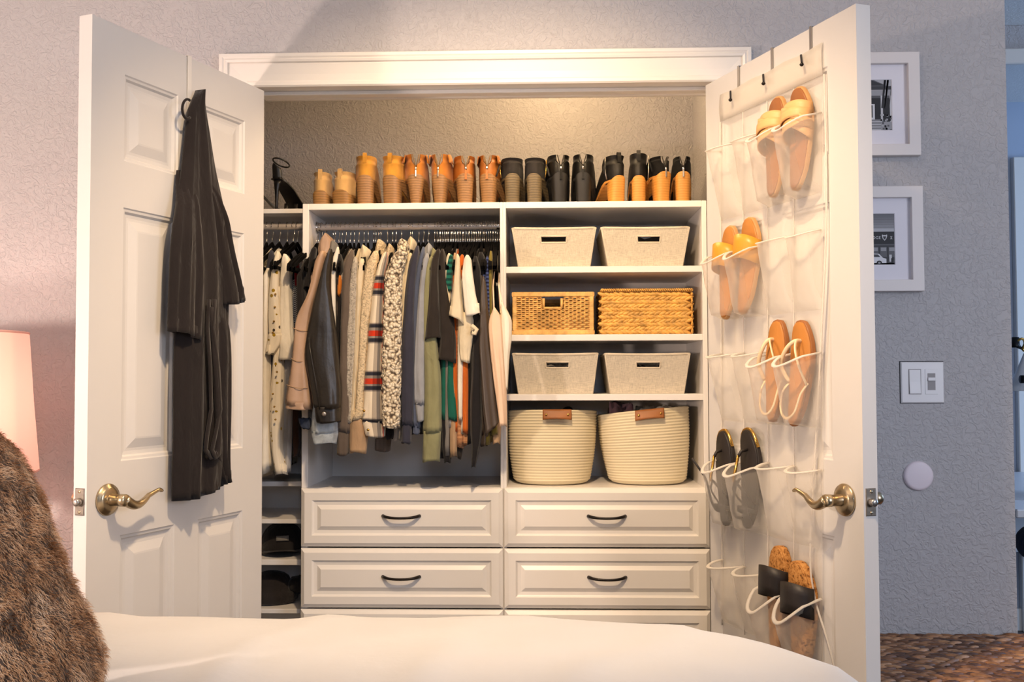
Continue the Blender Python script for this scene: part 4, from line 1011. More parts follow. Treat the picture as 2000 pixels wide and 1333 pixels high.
garment('beige_sweater', 'beige sweater edge behind the boucle coat', 'clothing', G['cream'], 800, 700, [(490,790,801),(515,782,794),(570,779,788),(690,779,784)], Yf=.25, group=g1, dmin=.018, hood=[(462,797,806),(474,792,811),(490,794,808)], bodymat=G['cream'])
garment('ivory_sweater', 'thin ivory sweater edge left of the navy sweatshirt', 'clothing', G['ivory'], 805, 700, [(494,797,806),(530,791,800),(590,785,793),(690,781,787)], Yf=.255, group=g1, dmin=.016)
garment('navy_sweatshirt', 'dark navy sweatshirt with ribbed cuff', 'clothing', G['navy'], 818, 845, [(480,808,822),(517,796,814),(576,789,808),(640,784,808),(700,781,808),(780,781,806),(832,782,804),(867,781,802)], Yf=.23, cuff=832, group=g1)
garment('slate_sweatshirt', 'slate blue sweatshirt behind the pale grey hoodie', 'clothing', G['slate'], 827, 840, [(482,821,832),(515,813,827),(576,806,819),(680,804,822),(790,804,820),(848,804,820)], Yf=.245, cuff=835, group=g1)
garment('grey_hoodie', 'pale blue grey hoodie with drooping hood', 'clothing', G['bluegrey'], 837, 800, [(495,827,841),(517,822,836),(576,816,829),(640,811,829),(723,807,828),(790,808,829),(824,812,829)], Yf=.235, cuff=790, hood=[(474,834,840),(484,827,843),(500,826,841)], group=g1, hoodY=.30)
garment('sage_hoodie', 'sage green hoodie with the longest ribbed cuff', 'clothing', G['sage'], 849, 860, [(500,837,848),(530,829,840),(600,826,842),(680,826,855),(744,827,861),(845,824,862),(903,822,858)], Yf=.235, cuff=846, hood=[(484,843,848),(492,840,853),(505,837,851)], group=g1, hoodY=.30)
garment('black_tee', 'black t-shirt with boxy sleeve, in front of sage hoodie', 'clothing', G['brownblk'], 857, 800, [(486,850,862),(510,841,856),(545,838,855),(600,834,858),(640,829,859),(664,827,860,-4)], Yf=.225, group=g1)
garment('black_tee', 'brownish black t-shirt with long boxy sleeve right of the other', 'clothing', G['brownblk'], 864, 890, [(486,857,870),(520,854,870),(570,854,878),(620,856,886),(665,857,889),(704,854,889,4)], Yf=.235, group=g1, bodymat=G['black'])
garment('striped_tee', 'cream edged tee beside the teal striped top', 'clothing', G['ivory'], 872, 700, [(495,872,882),(530,868,876),(570,869,880),(608,872,878)], Yf=.238, group=g1, dmin=.014)
def teal_extra(r): panel_loft([(690,872,888),(744,871,887),(800,873,892),(822,874,893)], .255, n=16, dmin=.02).build('lower_front', G['tealp'], r, True)
garment('teal_top', 'teal striped top with a teal hem lower down', 'clothing', G['teal'], 877, 815, [(497,877,885),(520,871,884),(552,869,883),(568,874,882)], Yf=.234, group=g1, dmin=.014, bodymat=G['tealp'], extra=teal_extra)
garment('taupe_tee', 'grey taupe tee between teal top and ivory tee', 'clothing', G['tan'], 884, 880, [(494,883,893),(530,881,893),(600,880,894),(700,876,894),(820,875,894),(893,878,892)], Yf=.262, group=g1, dmin=.018, bodymat=G['grey'])
garment('ivory_tee', 'ivory t-shirt with flared short sleeve', 'clothing', G['ivory'], 891, 830, [(496,889,897),(535,886,899),(576,882,900),(600,878,904,6),(614,874,907,20)], Yf=.215, group=g1, bodymat=G['lgrey'])
def or_extra(r):
    panel_loft([(690,901,914),(744,901,915),(847,903,914)], .25, n=16, dmin=.018).build('lower_front', G['orange'], r, True)
garment('orange_top', 'burnt orange top showing above and below the white tee', 'clothing', G['orange'], 899, 840, [(497,899,906),(520,895,905),(548,897,900)], Yf=.235, group=g1, dmin=.012, extra=or_extra)
garment('ribbed_top', 'peach ribbed hem just below the orange top', 'clothing', G['rib'], 903, 868, [(700,903,918),(840,902,916),(868,902,915)], Yf=.262, group=g1, dmin=.018)
def wt_extra(r):
    panel_loft([(610,893,926),(650,893,926),(690,895,918),(708,899,917)], .232, n=14, dmin=.02).build('lower_front', G['ivory'], r, True)
    P = [U(x, y, .215) for x, y in ((921, 636), (926, 640), (931, 644), (928, 652), (922, 650))]; MB().tube(P, .006, 8).build('ruffle', G['ivory'], r, True)
garment('white_tee', 'bright white t-shirt with flared sleeve on the long rod', 'clothing', G['white'], 910, 840, [(498,906,919),(537,901,923),(576,904,929),(600,906,935,0),(617,908,938,-4)], Yf=.205, group=g1, extra=wt_extra)
garment('black_dress', 'black dress whose hem ends in a point', 'clothing', G['black'], 925, 860, [(500,920,936),(560,922,940),(640,923,942),(723,921,941),(786,917,941),(839,916,942),(870,920,938),(914,920,927)], Yf=.24, group=g1)
garment('black_tank', 'black tank beside the white tee, upper right of the rod', 'clothing', G['black'], 936, 850, [(492,930,948),(560,930,949),(640,934,950),(760,938,953)], Yf=.26, group=g1)
garment('silk_blouse', 'dark brown silk blouse with slanted hem', 'clothing', G['silk'], 946, 845, [(540,940,948),(575,937,951),(615,936,954),(680,934,960),(723,937,967),(786,941,972),(815,944,975,6),(856,949,975,-34)], Yf=.225, group=g1, fold=.09)
garment('navy_print_top', 'navy patterned top between brown silk and olive top', 'clothing', G['bluepat'], 952, 700, [(500,948,955),(560,948,956),(625,950,957)], Yf=.25, group=g1, dmin=.014)
garment('olive_top', 'olive gold top beside the blush camisole', 'clothing', G['olive'], 957, 860, [(490,954,963),(560,952,961),(640,955,962),(850,958,972)], Yf=.252, group=g1, dmin=.016)
def straps(pts, Y, mat):
    def f(r):
        for p in pts: MB().tube([U(x, y, Y+dy) for x, y, dy in p], .0022, 6).build('strap', mat, r, True)
    return f
garment('blush_camisole', 'blush satin camisole with thin straps', 'clothing', G['blush'], 963, 840, [(600,962,968),(614,957,979),(630,953,981),(680,956,984),(744,963,988),(800,971,990),(834,975,990)], Yf=.185, group=g1, nobody=True, fold=.07, extra=straps([((966,484,.2),(966,520,.13),(963,560,.06),(965,606,.01)),((974,490,.2),(974,560,.1),(978,612,.02))], .19, G['blush']))
garment('white_camisole', 'white satin camisole at the right end of the rod', 'clothing', G['wsatin'], 971, 760, [(590,977,982),(610,977,993),(624,975,1000),(660,976,999),(700,978,994),(760,982,991)], Yf=.200, group=g1, nobody=True, fold=.06, extra=straps([((976,505,.2),(974,560,.08),(979,600,.01)),((972,500,.2),(976,570,.07),(986,612,.01))], .205, G['wsatin']))
# hems that show below the row
for nm, lb, m_, hk, rows, Y in (
    ('grey_sweater', 'charcoal knit cuff hanging below the plaid sleeve', G['taupe'], 748, [(700,738,766),(800,732,763),(855,731,763),(882,730,761)], .30),
    ('black_sweater', 'black hem between the plaid and boucle sleeves', G['black'], 768, [(700,756,772),(830,750,770),(858,752,766)], .285),
    ('grey_tee', 'pale grey hem right of the boucle cuff', G['lgrey'], 780, [(700,772,786),(835,767,784),(862,768,780)], .28),
    ('black_leggings', 'black hem hanging lowest right of the sage cuff', G['black'], 868, [(700,858,876),(820,860,882),(880,862,882),(905,867,879)], .265),
    ('dark_tee', 'charcoal hem right of the taupe tee', G['brownblk'], 899, [(640,893,904),(800,893,905),(880,893,903),(897,893,900)], .275),
    ('long_white_tee', 'long white tee edge left of the orange hem', G['white'], 894, [(640,893,905),(760,893,904),(820,895,903)], .245),
    ('brown_top', 'brown black hem just right of the pointed black dress', G['silk'], 941, [(700,934,952),(840,936,956),(872,937,952)], .265),
    ('pink_top', 'dusty pink hem at the bottom right of the long rod', G['tan'], 966, [(700,958,978),(840,958,978),(868,962,976)], .27)):
    garment(nm, lb, 'clothing', m_, hk, 700, rows, Yf=Y, group=g1, nobody=True, dmin=.02)
# ================================================================== black robe on the left door
M['robe'] = fabric('black_brown_jersey', S(31,26,26), 700, .2, .10)
def DLp(x, y, b): return DL(-1, x, y, b)
hk = thing('over_door_hook', 'slim white metal hook hung over the left door top', 'hook', DP(-1, .31, DT, DH))
a0 = .309
def strip(side, a, w_, zlow, parent, mat, nm='strap', out=.0015):
    mb = MB(); pth = [(-.002, DH-.05), (-.002, DH+.0015), (DT+.002, DH+.0015), (DT+.002, zlow)]
    mb.loft([[DP(side, a-w_, b, z), DP(side, a+w_, b, z), DP(side, a+w_, b+(out if k > 1 else -out), z+(out if k in (1, 2) else 0)), DP(side, a-w_, b+(out if k > 1 else -out), z+(out if k in (1, 2) else 0))] for k, (b, z) in enumerate(pth)])
    return mb.build(nm, mat, parent)
strip(-1, a0, .007, 1.895, hk, M['white'])
MB().tube([DP(-1, a0, DT+.003, 1.90), DP(-1, a0, DT+.008, 1.887), DP(-1, a0, DT+.014, 1.884), DP(-1, a0, DT+.019, 1.890), DP(-1, a0, DT+.020, 1.898)], .003, 8).build('hook_arm', M['white'], hk, True)
rb = thing('robe', 'long black jersey robe with tie belt hanging on the left door', 'robe', DP(-1, .25, DT+.03, .96))
def cloth_on_door(rows, b0, hb, seed, fold, n=44, ring=44, nf=(5, 9), off=0):
    """loft with its outline from the photograph, hanging in front of the door face"""
    rr = rows_interp(rows, n); rings = []
    for k, (y, xl, xr, sl) in enumerate(rr):
        t = k/(n-1); al, zl = DL(-1, xl, y, b0+DT); ar, zr_ = DL(-1, xr, y+sl, b0+DT); h_ = hb(t) if callable(hb) else hb; rp = []
        for j in range(ring):
            th = 2*PI*j/ring; ca, sa = math.cos(th), math.sin(th); u = (1-ca)/2
            a = lerp(ar, al, u); z = lerp(zr_, zl, u)
            # vertical pleats on the near side
            pl = fold*(math.sin(nf[0]*PI*u+seed+t*1.2)+.7*math.sin(nf[1]*PI*u+seed*2-t*.8)+.5*math.sin(17*PI*u+seed))
            b = DT+.004+off*sstep(t*2.5)+h_*(1+sa)*(min(1, .25+t*4) if off else 1)+(pl*max(0, sa)*(.35+t*.65) if sa > 0 else 0)+.006*noise.noise(Vector((a*18, z*6, seed)))
            rp.append(DP(-1, a, max(DT+.003, b), z+.004*math.sin(5*u+seed)*(1 if k == n-1 else 0)))
        rings.append(rp)
    last = rings[-1]; c = sum(last, Vector())/ring
    rings.append([c+(p-c)*.92 for p in last]); rings.append([c+(p-c)*.86+Vector((0,0,.03)) for p in last])
    return MB().loft(rings)
cloth_on_door([(175,394,397),(186,386,400),(194,379,402),(205,371,403),(260,367,412),(330,357,424),(400,346,437),(470,340,446),(560,342,444),(640,345,443),(760,341,443),(860,339,441),(900,338,440),(955,338,434,-6),(980,338,432,-28)], .028, lambda t: lerp(.014, .024, min(1, t*2)), 1.3, .008).build('body', M['robe'], rb, True)
cloth_on_door([(330,372,394),(380,362,396,6),(410,352,397,14),(440,343,399,22),(500,338,402,16),(560,336,401,12),(610,334,400,12),(648,333,398,16)], .050, .018, 4.2, .006, n=30, off=.020).build('sleeve', M['robe'], rb, True)
cloth_on_door([(330,408,424),(395,416,438),(440,422,452),(500,430,463,-4),(550,436,475,-8),(598,440,483,-14)], .050, .018, 2.2, .006, n=30, off=.018).build('sleeve', M['robe'], rb, True)
cloth_on_door([(560,402,436),(640,404,444),(720,403,444),(800,401,442),(880,402,440),(944,425,440)], .030, .020, 6.2, .006, n=24, off=.010).build('front_panel', M['robe'], rb, True)
bl = MB()
for off in (0, 8):
    pts = [(410+off, 585), (407+off, 640), (412+off*1.6, 720), (414+off*1.9, 800), (406+off*1.7, 850), (403+off*1.2, 880), (412+off*.8, 892), (424+off*.2, 886), (428-off*.1, 850), (424, 760), (416, 660), (411, 600)]
    P = []
    for x, y in pts: a, z = DL(-1, x, y, .10); P.append(DP(-1, a, .098+.004*off/8, z))
    PP = [P[0]]
    for i in range(len(P)-1):
        for t in (.33, .66, 1): PP.append(P[i].lerp(P[i+1], t))
    bl.tube(PP, .0085, 8, flat=.45)
bl.build('tie_belt', M['robe'], rb, True)
P = []
for k in range(17):
    an = R(60+k*15); a, z = DL(-1, 366+10*math.cos(an), 213-19*math.sin(an), .07); P.append(DP(-1, a, .070, z))
MB().tube(P, .0032, 8).build('hanging_loop', M['robe'], rb, True)

# ================================================================== clear shoe organizer on the right door
def vinyl(name, alpha, col=(.93, .88, .80), rough=.35):
    t = NT(name); t.b.inputs['Base Color'].default_value = (*col, 1); t.b.inputs['Roughness'].default_value = rough
    t.b.inputs['Transmission Weight'].default_value = 0.0
    tr_ = t.n('BsdfTransparent'); tl_ = t.n('BsdfTranslucent'); tl_.inputs['Color'].default_value = (*col, 1)
    m1 = t.n('MixShader'); m1.inputs[0].default_value = .45; t.l(t.b.outputs[0], m1.inputs[1]); t.l(tl_.outputs[0], m1.inputs[2])
    m2 = t.n('MixShader'); t.l(tr_.outputs[0], m2.inputs[1]); t.l(m1.outputs[0], m2.inputs[2])
    fr = t.n('LayerWeight', Blend=.25); ad = t.math('ADD', t.math('MULTIPLY', fr.outputs['Facing'], .35), alpha); t.l(ad, m2.inputs[0])
    nz = t.n('TexNoise', Scale=16.0, Detail=2.0); t.l(t.coord(), nz.inputs['Vector']); t.bump(nz.outputs['Fac'], .5, .006)
    t.l(m2.outputs[0], t.out.inputs['Surface']); return t.mat
M['vinyl'] = vinyl('clear_vinyl', .27); M['vinyl_back'] = vinyl('clear_vinyl_back', .26); M['binding'] = vinyl('white_binding_tape', .80, (.92, .88, .82), .6); M['hem'] = vinyl('hem_vinyl', .50)
OA0, OA1 = .083, .512
org = thing('shoe_organizer', 'clear plastic hanging shoe organizer on the right door', 'organizer', DP(1, .30, DT, .60))
TOPS = [1.838, 1.577, 1.316, 1.055, .792]; BOTS = [1.655, 1.400, 1.143, .880, .632]; CW = (OA1-OA0)/4
def shrink(z): return lerp(1, .965, (1.98-z)/1.35)
def OA(s, z): c = (OA0+OA1)/2-.012*(1.98-z)/1.35*2; return c+(lerp(OA0, OA1, s)-(OA0+OA1)/2)*shrink(z)
MB().grid(lambda u, v: DP(1, OA(u, lerp(1.915, .60, v)), DT+.003+.0015*math.sin(u*9+v*14), lerp(1.915, .60, v)), 12, 40).build('back_sheet', M['vinyl_back'], org, True)
MB().grid(lambda u, v: DP(1, OA(u, 1.95), DT+.005+.003*math.sin(v*PI), lerp(1.982, 1.912, v)-.004*math.sin(u*PI*3)**2*(1-v)), 18, 4).build('top_hem', M['hem'], org, True, solid=.002)
for ha in (.157, .305, .457):
    st = strip(1, ha+.010, .004, 1.945, org, M['nickel'], 'over_door_strap')
    MB().tube([DP(1, ha-.013, DT+.012, 1.974), DP(1, ha+.004, DT+.022, 1.950), DP(1, ha+.006, DT+.024, 1.946), DP(1, ha+.007, DT+.024, 1.943)], [.0026, .0026, .005, .003], 8).build('hook_pin', M['bronze'], st, True)
MB().tube([DP(1, OA(0, z), DT+.006, z) for z in [1.91-.033*k for k in range(40)]], .0035, 6, flat=.6).build('edge_binding', M['binding'], org, True)
MB().tube(cr([DP(1, a, DT+b, z) for a, b, z in ((.518, .006, 1.91), (.520, .006, 1.625), (.500, .008, 1.361), (.474, .010, 1.094), (.456, .014, .868), (.470, .014, .775), (.512, .016, .70), (.532, .012, .64), (.528, .008, .60))]), .0036, 6, flat=.6).build('edge_binding', M['binding'], org, True)
for s in (.25, .5, .75):
    MB().tube([DP(1, OA(s, z), DT+.005, z) for z in [1.91-.033*k for k in range(40)]], .0022, 5, flat=.5).build('seam', M['binding'], org, True)
def pocket(r, c, bulge, sag, seed):
    zt, zb = TOPS[r]-sag*.3, BOTS[r]; s0, s1 = c/4+.006, (c+1)/4-.006
    def fn(u, v):
        z = lerp(zt, zb, v)-sag*max(0, math.sin(PI*u))**.8*(1-v); prof = max(0, math.sin(PI*min(1, max(0, u))))**(.36 if bulge > .061 else .55)
        skew = .35*(1-v)                                    # mouth leans toward the hinge side
        uu = u-skew*.32*math.sin(PI*u)
        lowb = (.62 if bulge > .061 else .14); b = bulge*prof*((1-v)**.75*(1-lowb)+lowb)*(1 if v < .995 else 0)
        b += .004*noise.noise(Vector((u*3+seed, v*4, seed)))*prof
        return DP(1, OA(lerp(s0, s1, uu), z), DT+.006+b, z)
    po = MB().grid(fn, 14, 14).build('pocket', M['vinyl'], org, True)
    MB().tube([fn(i/16, 0) for i in range(17)], .0052, 6, flat=.4).build('pocket_binding', M['binding'], po, True)
    return fn
full = {0: (2, 3), 1: (0, 1), 2: (2, 3), 3: (0, 1), 4: (2, 3)}
for r in range(5):
    for c in range(4):
        pocket(r, c, .074 if c in full[r] else (.060, .052, .050, .040)[c], ((.060 if r == 4 else .030) if c in full[r] else .010), r*5+c*1.3)

# ---- sandals in the pockets
def sole_outline(L, W, n=28):
    pts = []
    for k in range(n):
        a = 2*PI*k/n; y = L/2*math.sin(a); t = (y/L+.5)
        w_ = W/2*(.74+.30*sstep((t-.25)/.5))*math.copysign(abs(math.cos(a))**.72, math.cos(a))
        x = w_+(.006*math.sin(PI*t*1.2)); pts.append((x, y))
    return pts
CORK = uv_mat('speckled_cork', lambda t: (lambda nz: (t.l(t.coord(), nz.inputs['Vector']), t.l(t.ramp(nz.outputs['Fac'], ((.38, S(96,58,26)), (.46, S(178,120,62)), (.6, S(200,146,84)))), t.b.inputs['Base Color'])))(t.n('TexNoise', Scale=130.0, Detail=4.0, Roughness=.7)), .7, 0)
SD = dict(brown=leather('brown_insole', S(146,92,48), .5), tan=leather('tan_strap', S(214,164,108), .5), mustard=leather('mustard_strap', S(206,146,46), .38), tan2=leather('caramel_insole', S(182,120,54), .5), cream=leather('cream_strap', S(230,206,168), .4), black=leather('sandal_black', S(34,28,26), .5), outs=leather('tan_outsole', S(186,140,88), .6))
def sandal(label, a, zc, tilt, side, style, b=.030, L=.238, W=.082, pitch=0):
    r = thing('sandal', label, 'sandal', (0,0,0), 'sandals in the clear pockets')
    ins, out_ = {'braid': ('brown', 'outs'), 'slide': ('tan2', 'outs'), 'thong': ('tan2', 'brown'), 'strappy': ('black', 'black'), 'cork': (None, None)}[style]
    im = CORK if ins is None else SD[ins]; om = CORK if out_ is None else SD[out_]
    pts = [(side*x, y) for x, y in sole_outline(L, W)]
    th_ = .018 if style == 'cork' else .011
    def lift(y): return .006*sstep((abs(y)/L*2-.5)/.5)
    MB().loft([[(x*s, y*s2, z+lift(y)) for x, y in pts] for z, s, s2 in ((-th_*.0, .97, .985), (-th_*.15, 1, 1), (-th_*.9, 1, 1), (-th_, .96, .985))][::-1]).build('sole', om, r, True, angle=50)
    MB().loft([[(x*s, y*s2, z+lift(y)) for x, y in pts] for z, s, s2 in ((.0002, .93, .965), (.0022, .92, .96), (.003, .88, .94))]).build('insole', im, r, True, angle=50)
    def half(y):
        c = [x for x, yy in pts if abs(yy-y) < L*.05]; return (min(c), max(c)) if c else (-.03, .03)
    def band(yl0, yl1, yr0, yr1, h, mat, nm='strap', bow=.012, th=.0024, lo=0, hi=1, hz=0):
        xl = half((yl0+yl1)/2)[0]; xr = half((yr0+yr1)/2)[1]
        def fn(u, v):
            u2 = lerp(lo, hi, u); an = PI*u2; x = lerp(xl-.002, xr+.002, (1-math.cos(an))/2); y = lerp(lerp(yl0, yl1, v), lerp(yr0, yr1, v), u2)+bow*math.sin(an)
            return (x, y, -.004+h*math.sin(an)**.75+hz)
        return MB().grid(fn, 16, 3).build(nm, mat, r, True, solid=th)
    if style == 'braid':
        band(.034, .056, .048, .072, .036, SD['tan']); band(.050, .070, .010, .032, .040, SD['tan'], hz=.002); band(.012, .034, .034, .056, .040, SD['tan'], hz=.004); band(.030, .050, -.012, .010, .038, SD['tan'], hz=-.001); band(-.012, .010, .014, .034, .037, SD['tan'], hz=.003)
    elif style == 'slide': band(.000, .058, .000, .058, .040, SD['mustard'], bow=.014)
    elif style == 'cork': band(-.004, .062, -.004, .062, .042, SD['black'], bow=.012, th=.003)
    elif style == 'thong':
        for s in (-1, 1):
            e = half(-.02)[0 if s < 0 else 1]
            MB().tube(cr([(side*.004, .072, .002), (side*.004+s*.004, .070, .018), (s*.018, .050, .026), (s*.034, .015, .024), (e*1.0, -.022, .004)]), .0046, 8, flat=.5).build('strap', SD['cream'], r, True)
        MB().tube([(side*.004, .072, 0), (side*.004, .072, .012)], .0032, 6).build('toe_post', SD['cream'], r, True)
        MB().tube(cr([(half(-.02)[0], -.02, .0), (-.034, -.045, .014), (-.026, -.085, .020), (0, -.102, .022), (.026, -.085, .020), (.034, -.045, .014), (half(-.02)[1], -.02, 0)]), .0032, 8, flat=.6).build('sling_strap', SD['cream'], r, True)
    elif style == 'strappy':
        rim = [(x*1.01, y*1.004, -.004+lift(y)) for x, y in pts if y > L*.30]; rim.sort(key=lambda q: math.atan2(q[1]-.04, q[0]))
        MB().tube(rim, .0042, 8).build('gold_toe_edge', M['gold'], r, True)
        MB().tube([(0, .070, .002), (-.002, .064, .020), (-.004, .052, .026)], .0040, 8).build('toe_post', SD['black'], r, True)
        MB().tube([(-.004, .054, .026), (-.006, .004, .036), (-.006, -.010, .037)], .0036, 8).build('gold_bar', M['gold'], r, True)
        for s in (-1, 1):
            e = half(-.06)[0 if s < 0 else 1]; MB().tube(cr([(-.006, -.008, .032), (s*.022, -.030, .028), (e, -.062, .0)]), .0040, 8, flat=.5).build('strap', SD['black'], r, True)
        band(-.086, -.074, -.086, -.074, .030, SD['black'], 'ankle_strap', bow=.01)
        MB().tube(cr([(.026, -.080, .008), (.018, -.09, .022), (0, -.094, .026), (-.020, -.085, .026), (-.028, -.055, .024), (-.024, -.02, .020), (-.014, .0, .014)] if side > 0 else [(.02, -.08, .016), (-.016, -.07, .026), (-.030, -.03, .030), (-.038, .0, .034), (-.046, .030, .050), (-.058, .052, .060)]), .0034, 8, flat=.6).build('loose_strap', SD['black'], r, True)
    pin, d, n = door_frame(1); up = Vector((0,0,1))
    Mx = Matrix(((d.x, up.x, n.x), (d.y, up.y, n.y), (d.z, up.z, n.z))).to_4x4()
    r.matrix_world = Matrix.Translation(DP(1, a, DT+b, zc)) @ Mx @ Matrix.Rotation(R(tilt), 4, 'Z') @ Matrix.Rotation(R(pitch), 4, 'X')
    return r
sandal('tan braided slide sandal, left one of the topmost pair', .352, 1.786, 1, -1, 'braid', .020, pitch=-4)
sandal('tan braided slide sandal, right one of the topmost pair', .444, 1.785, 1, 1, 'braid', .022, pitch=-4)
sandal('mustard slide sandal, left one of its pair', .140, 1.516, 2, -1, 'slide', .022, pitch=-5)
sandal('mustard slide sandal, right one of its pair', .228, 1.524, -2, 1, 'slide', .022, pitch=-5)
sandal('caramel thong sandal with cream straps, left one of its pair', .340, 1.268, 0, -1, 'thong', .020, pitch=-4)
sandal('caramel thong sandal with cream straps, right one of its pair', .430, 1.262, -4, 1, 'thong', .020, pitch=-4)
sandal('black strappy sandal with gold toe, left one of its pair', .118, 1.002, 10, -1, 'strappy', .024, pitch=-4)
sandal('black strappy sandal with gold toe, right one of its pair', .226, 1.010, 4, 1, 'strappy', .024, pitch=-4)
sandal('cork slide with wide black band, left one of the lowest pair', .340, .748, 3, -1, 'cork', .022, pitch=-4)
sandal('cork slide with wide black band, right one of the lowest pair', .428, .728, 5, 1, 'cork', .026, W=.090, pitch=-4)
# ================================================================== pictures on the right wall
M['frame'] = plain('white_picture_frame', S(222,214,210), .45); M['matb'] = plain('white_mat_board', S(226,222,228), .8)
def grey(v): return plain('print_grey_%d' % v, S(v, v, v+4), .7)
def picture(label, x0, x1, z0, z1, px, pz, paint):
    r = thing('picture_frame', label, 'picture', ((x0+x1)/2, -.012, z0), 'framed photographs on the right wall')
    prof = [(0, 0), (0, -.020), (.001, -.0215), (.029, -.0215), (.030, -.0205), (.030, -.008)]
    MB().rects(x0, x1, z0, z1, prof, lambda x, h, z: (x, -.001+h, z), cap=False).build('frame', M['frame'], r)
    MB().rects(x0+.028, x1-.028, z0+.028, z1-.028, [(0, 0), (px-.028, 0), (px-.0265, .0018)], lambda x, h, z: (x, -.009+h, z), cap=False).build('mat', M['matb'], r)
    a, b, c, d = x0+px-.002, x1-px+.002, z0+pz-.002, z1-pz+.002
    ph = MB().box(a, b, -.0065, -.005, c, d).build('photo_print', grey(90), r)
    def q(pts, v, k):                                    # flat patch of the print, unit coordinates
        MB().add([(lerp(a, b, u), -.0066-.00012*k, lerp(c, d, w)) for u, w in pts], [tuple(range(len(pts)))]).build('print_patch', grey(v), ph, fix=False)
    R4 = lambda u0, w0, u1, w1: [(u0, w0), (u1, w0), (u1, w1), (u0, w1)]
    paint(q, R4, (a, b, c, d), ph)
    return r
def house(q, R4, bb, ph):
    q(R4(0, 0, 1, 1), 150, 1); q(R4(0, .82, 1, 1), 168, 2); q([(.12, .82), (.92, .82), (.52, 1.0)], 96, 3); q([(.16, .83), (.88, .83), (.52, .975)], 52, 4)
    q([(.50+.05*math.cos(2*PI*k/14), .895+.035*math.sin(2*PI*k/14)) for k in range(14)], 190, 5)
    q(R4(.0, .76, 1, .82), 58, 3); q(R4(0, .66, 1, .76), 150, 3); q(R4(0, .22, 1, .66), 36, 3); q(R4(0, .62, 1, .66), 84, 4)
    q(R4(.50, .26, .70, .52), 205, 4); q(R4(.535, .29, .665, .50), 44, 5); q(R4(.56, .36, .64, .47), 120, 6)
    for u in (.03, .18, .34, .80, .95): q(R4(u, .22, u+.035, .66), 190, 5)
    q(R4(.40, .06, .80, .26), 128, 4)
    for k in range(4): q(R4(.40, .08+.045*k, .80, .095+.045*k), 190, 5)
    q(R4(0, 0, 1, .06), 30, 5)
    rr = random.Random(4)
    for k in range(26): u, w_ = rr.uniform(.78, .98), rr.uniform(.06, .34); q(R4(u, w_, u+.03, w_+.03), rr.choice((30, 90, 170)), 6)
    for k in range(10): u = rr.uniform(.8, 1); q([(u, .45), (u+.01, .45), (min(1, u+.08), .98), (min(1, u+.06), .98)], 60, 6)
def shop(q, R4, bb, ph):
    for k in range(8): q(R4(0, .66+.0425*k, 1, .70+.0425*k), 150-8*k, 1)
    q(R4(0, .63, 1, .68), 176, 2); q(R4(0, .42, 1, .63), 46, 2); q(R4(0, .395, 1, .42), 86, 3)
    q(R4(0, .14, 1, .395), 60, 2)
    for k in range(7): q(R4(.04+.14*k, .20, .15+.14*k, .37), 96, 3)
    for k in range(7): q(R4(.05+.14*k, .30, .14+.14*k, .36), 150, 4)
    q(R4(0, 0, 1, .10), 34, 3); q(R4(0, .08, 1, .14), 70, 3)
    car = [(.30, .10), (.84, .10), (.84, .17), (.78, .19), (.72, .255), (.46, .265), (.36, .20), (.30, .18)]; q(car, 214, 5)
    q([(.40, .20), (.47, .25), (.57, .25), (.57, .20)], 60, 6); q([(.59, .20), (.59, .25), (.70, .245), (.74, .20)], 66, 6)
    for u in (.42, .72): q([(u+.045*math.cos(2*PI*k/12), .105+.035*math.sin(2*PI*k/12)) for k in range(12)], 26, 7); q([(u+.022*math.cos(2*PI*k/10), .105+.018*math.sin(2*PI*k/10)) for k in range(10)], 150, 8)
    q(R4(.89, .12, .93, .24), 200, 5); q(R4(.92, .10, .95, .18), 40, 6)
    a, b, c, d = bb
    # fascia lettering and the small shield emblem
    cu = bpy.data.curves.new('lettering', 'FONT'); cu.body = 'ODGE'; cu.size = (b-a)*.066; cu.space_character = 1.1
    to = bpy.data.objects.new('lettering', cu); C.objects.link(to); bpy.context.view_layer.update()
    dg = bpy.context.evaluated_depsgraph_get(); me = bpy.data.meshes.new_from_object(to.evaluated_get(dg)); bpy.data.objects.remove(to)
    me.transform(Matrix.Rotation(R(90), 4, 'X')); me.materials.clear(); me.materials.append(grey(206))
    lo = bpy.data.objects.new('lettering', me); C.objects.link(lo); lo.parent = ph; bs = BASE[ph]
    lo.location = Vector((lerp(a, b, .555), -.0076, lerp(c, d, .505)))-bs
    q([(.77, .555), (.775, .58), (.80, .568), (.815, .572), (.83, .568), (.855, .58), (.86, .555), (.845, .51), (.815, .475), (.785, .51)], 196, 5); q([(.788, .55), (.815, .548), (.842, .55), (.834, .515), (.815, .495), (.796, .515)], 60, 6)
    q([(.91, .50), (.922, .50), (.945, .55), (.933, .55)], 190, 5); q([(.933, .50), (.945, .50), (.922, .55), (.91, .55)], 190, 5)
p0, p1 = U(1790, 308, 0), U(1790, 106, 0); picture('white framed print of a gabled house, upper of two', p1.x-.292, p1.x, p0.z+.002, p1.z, .069, .060, house)
p0, p1 = U(1799, 570, 0), U(1795, 366, 0); picture('white framed print of a shop front and car, lower of two', p1.x-.290, p1.x+.002, p0.z, p1.z, .070, .062, shop)

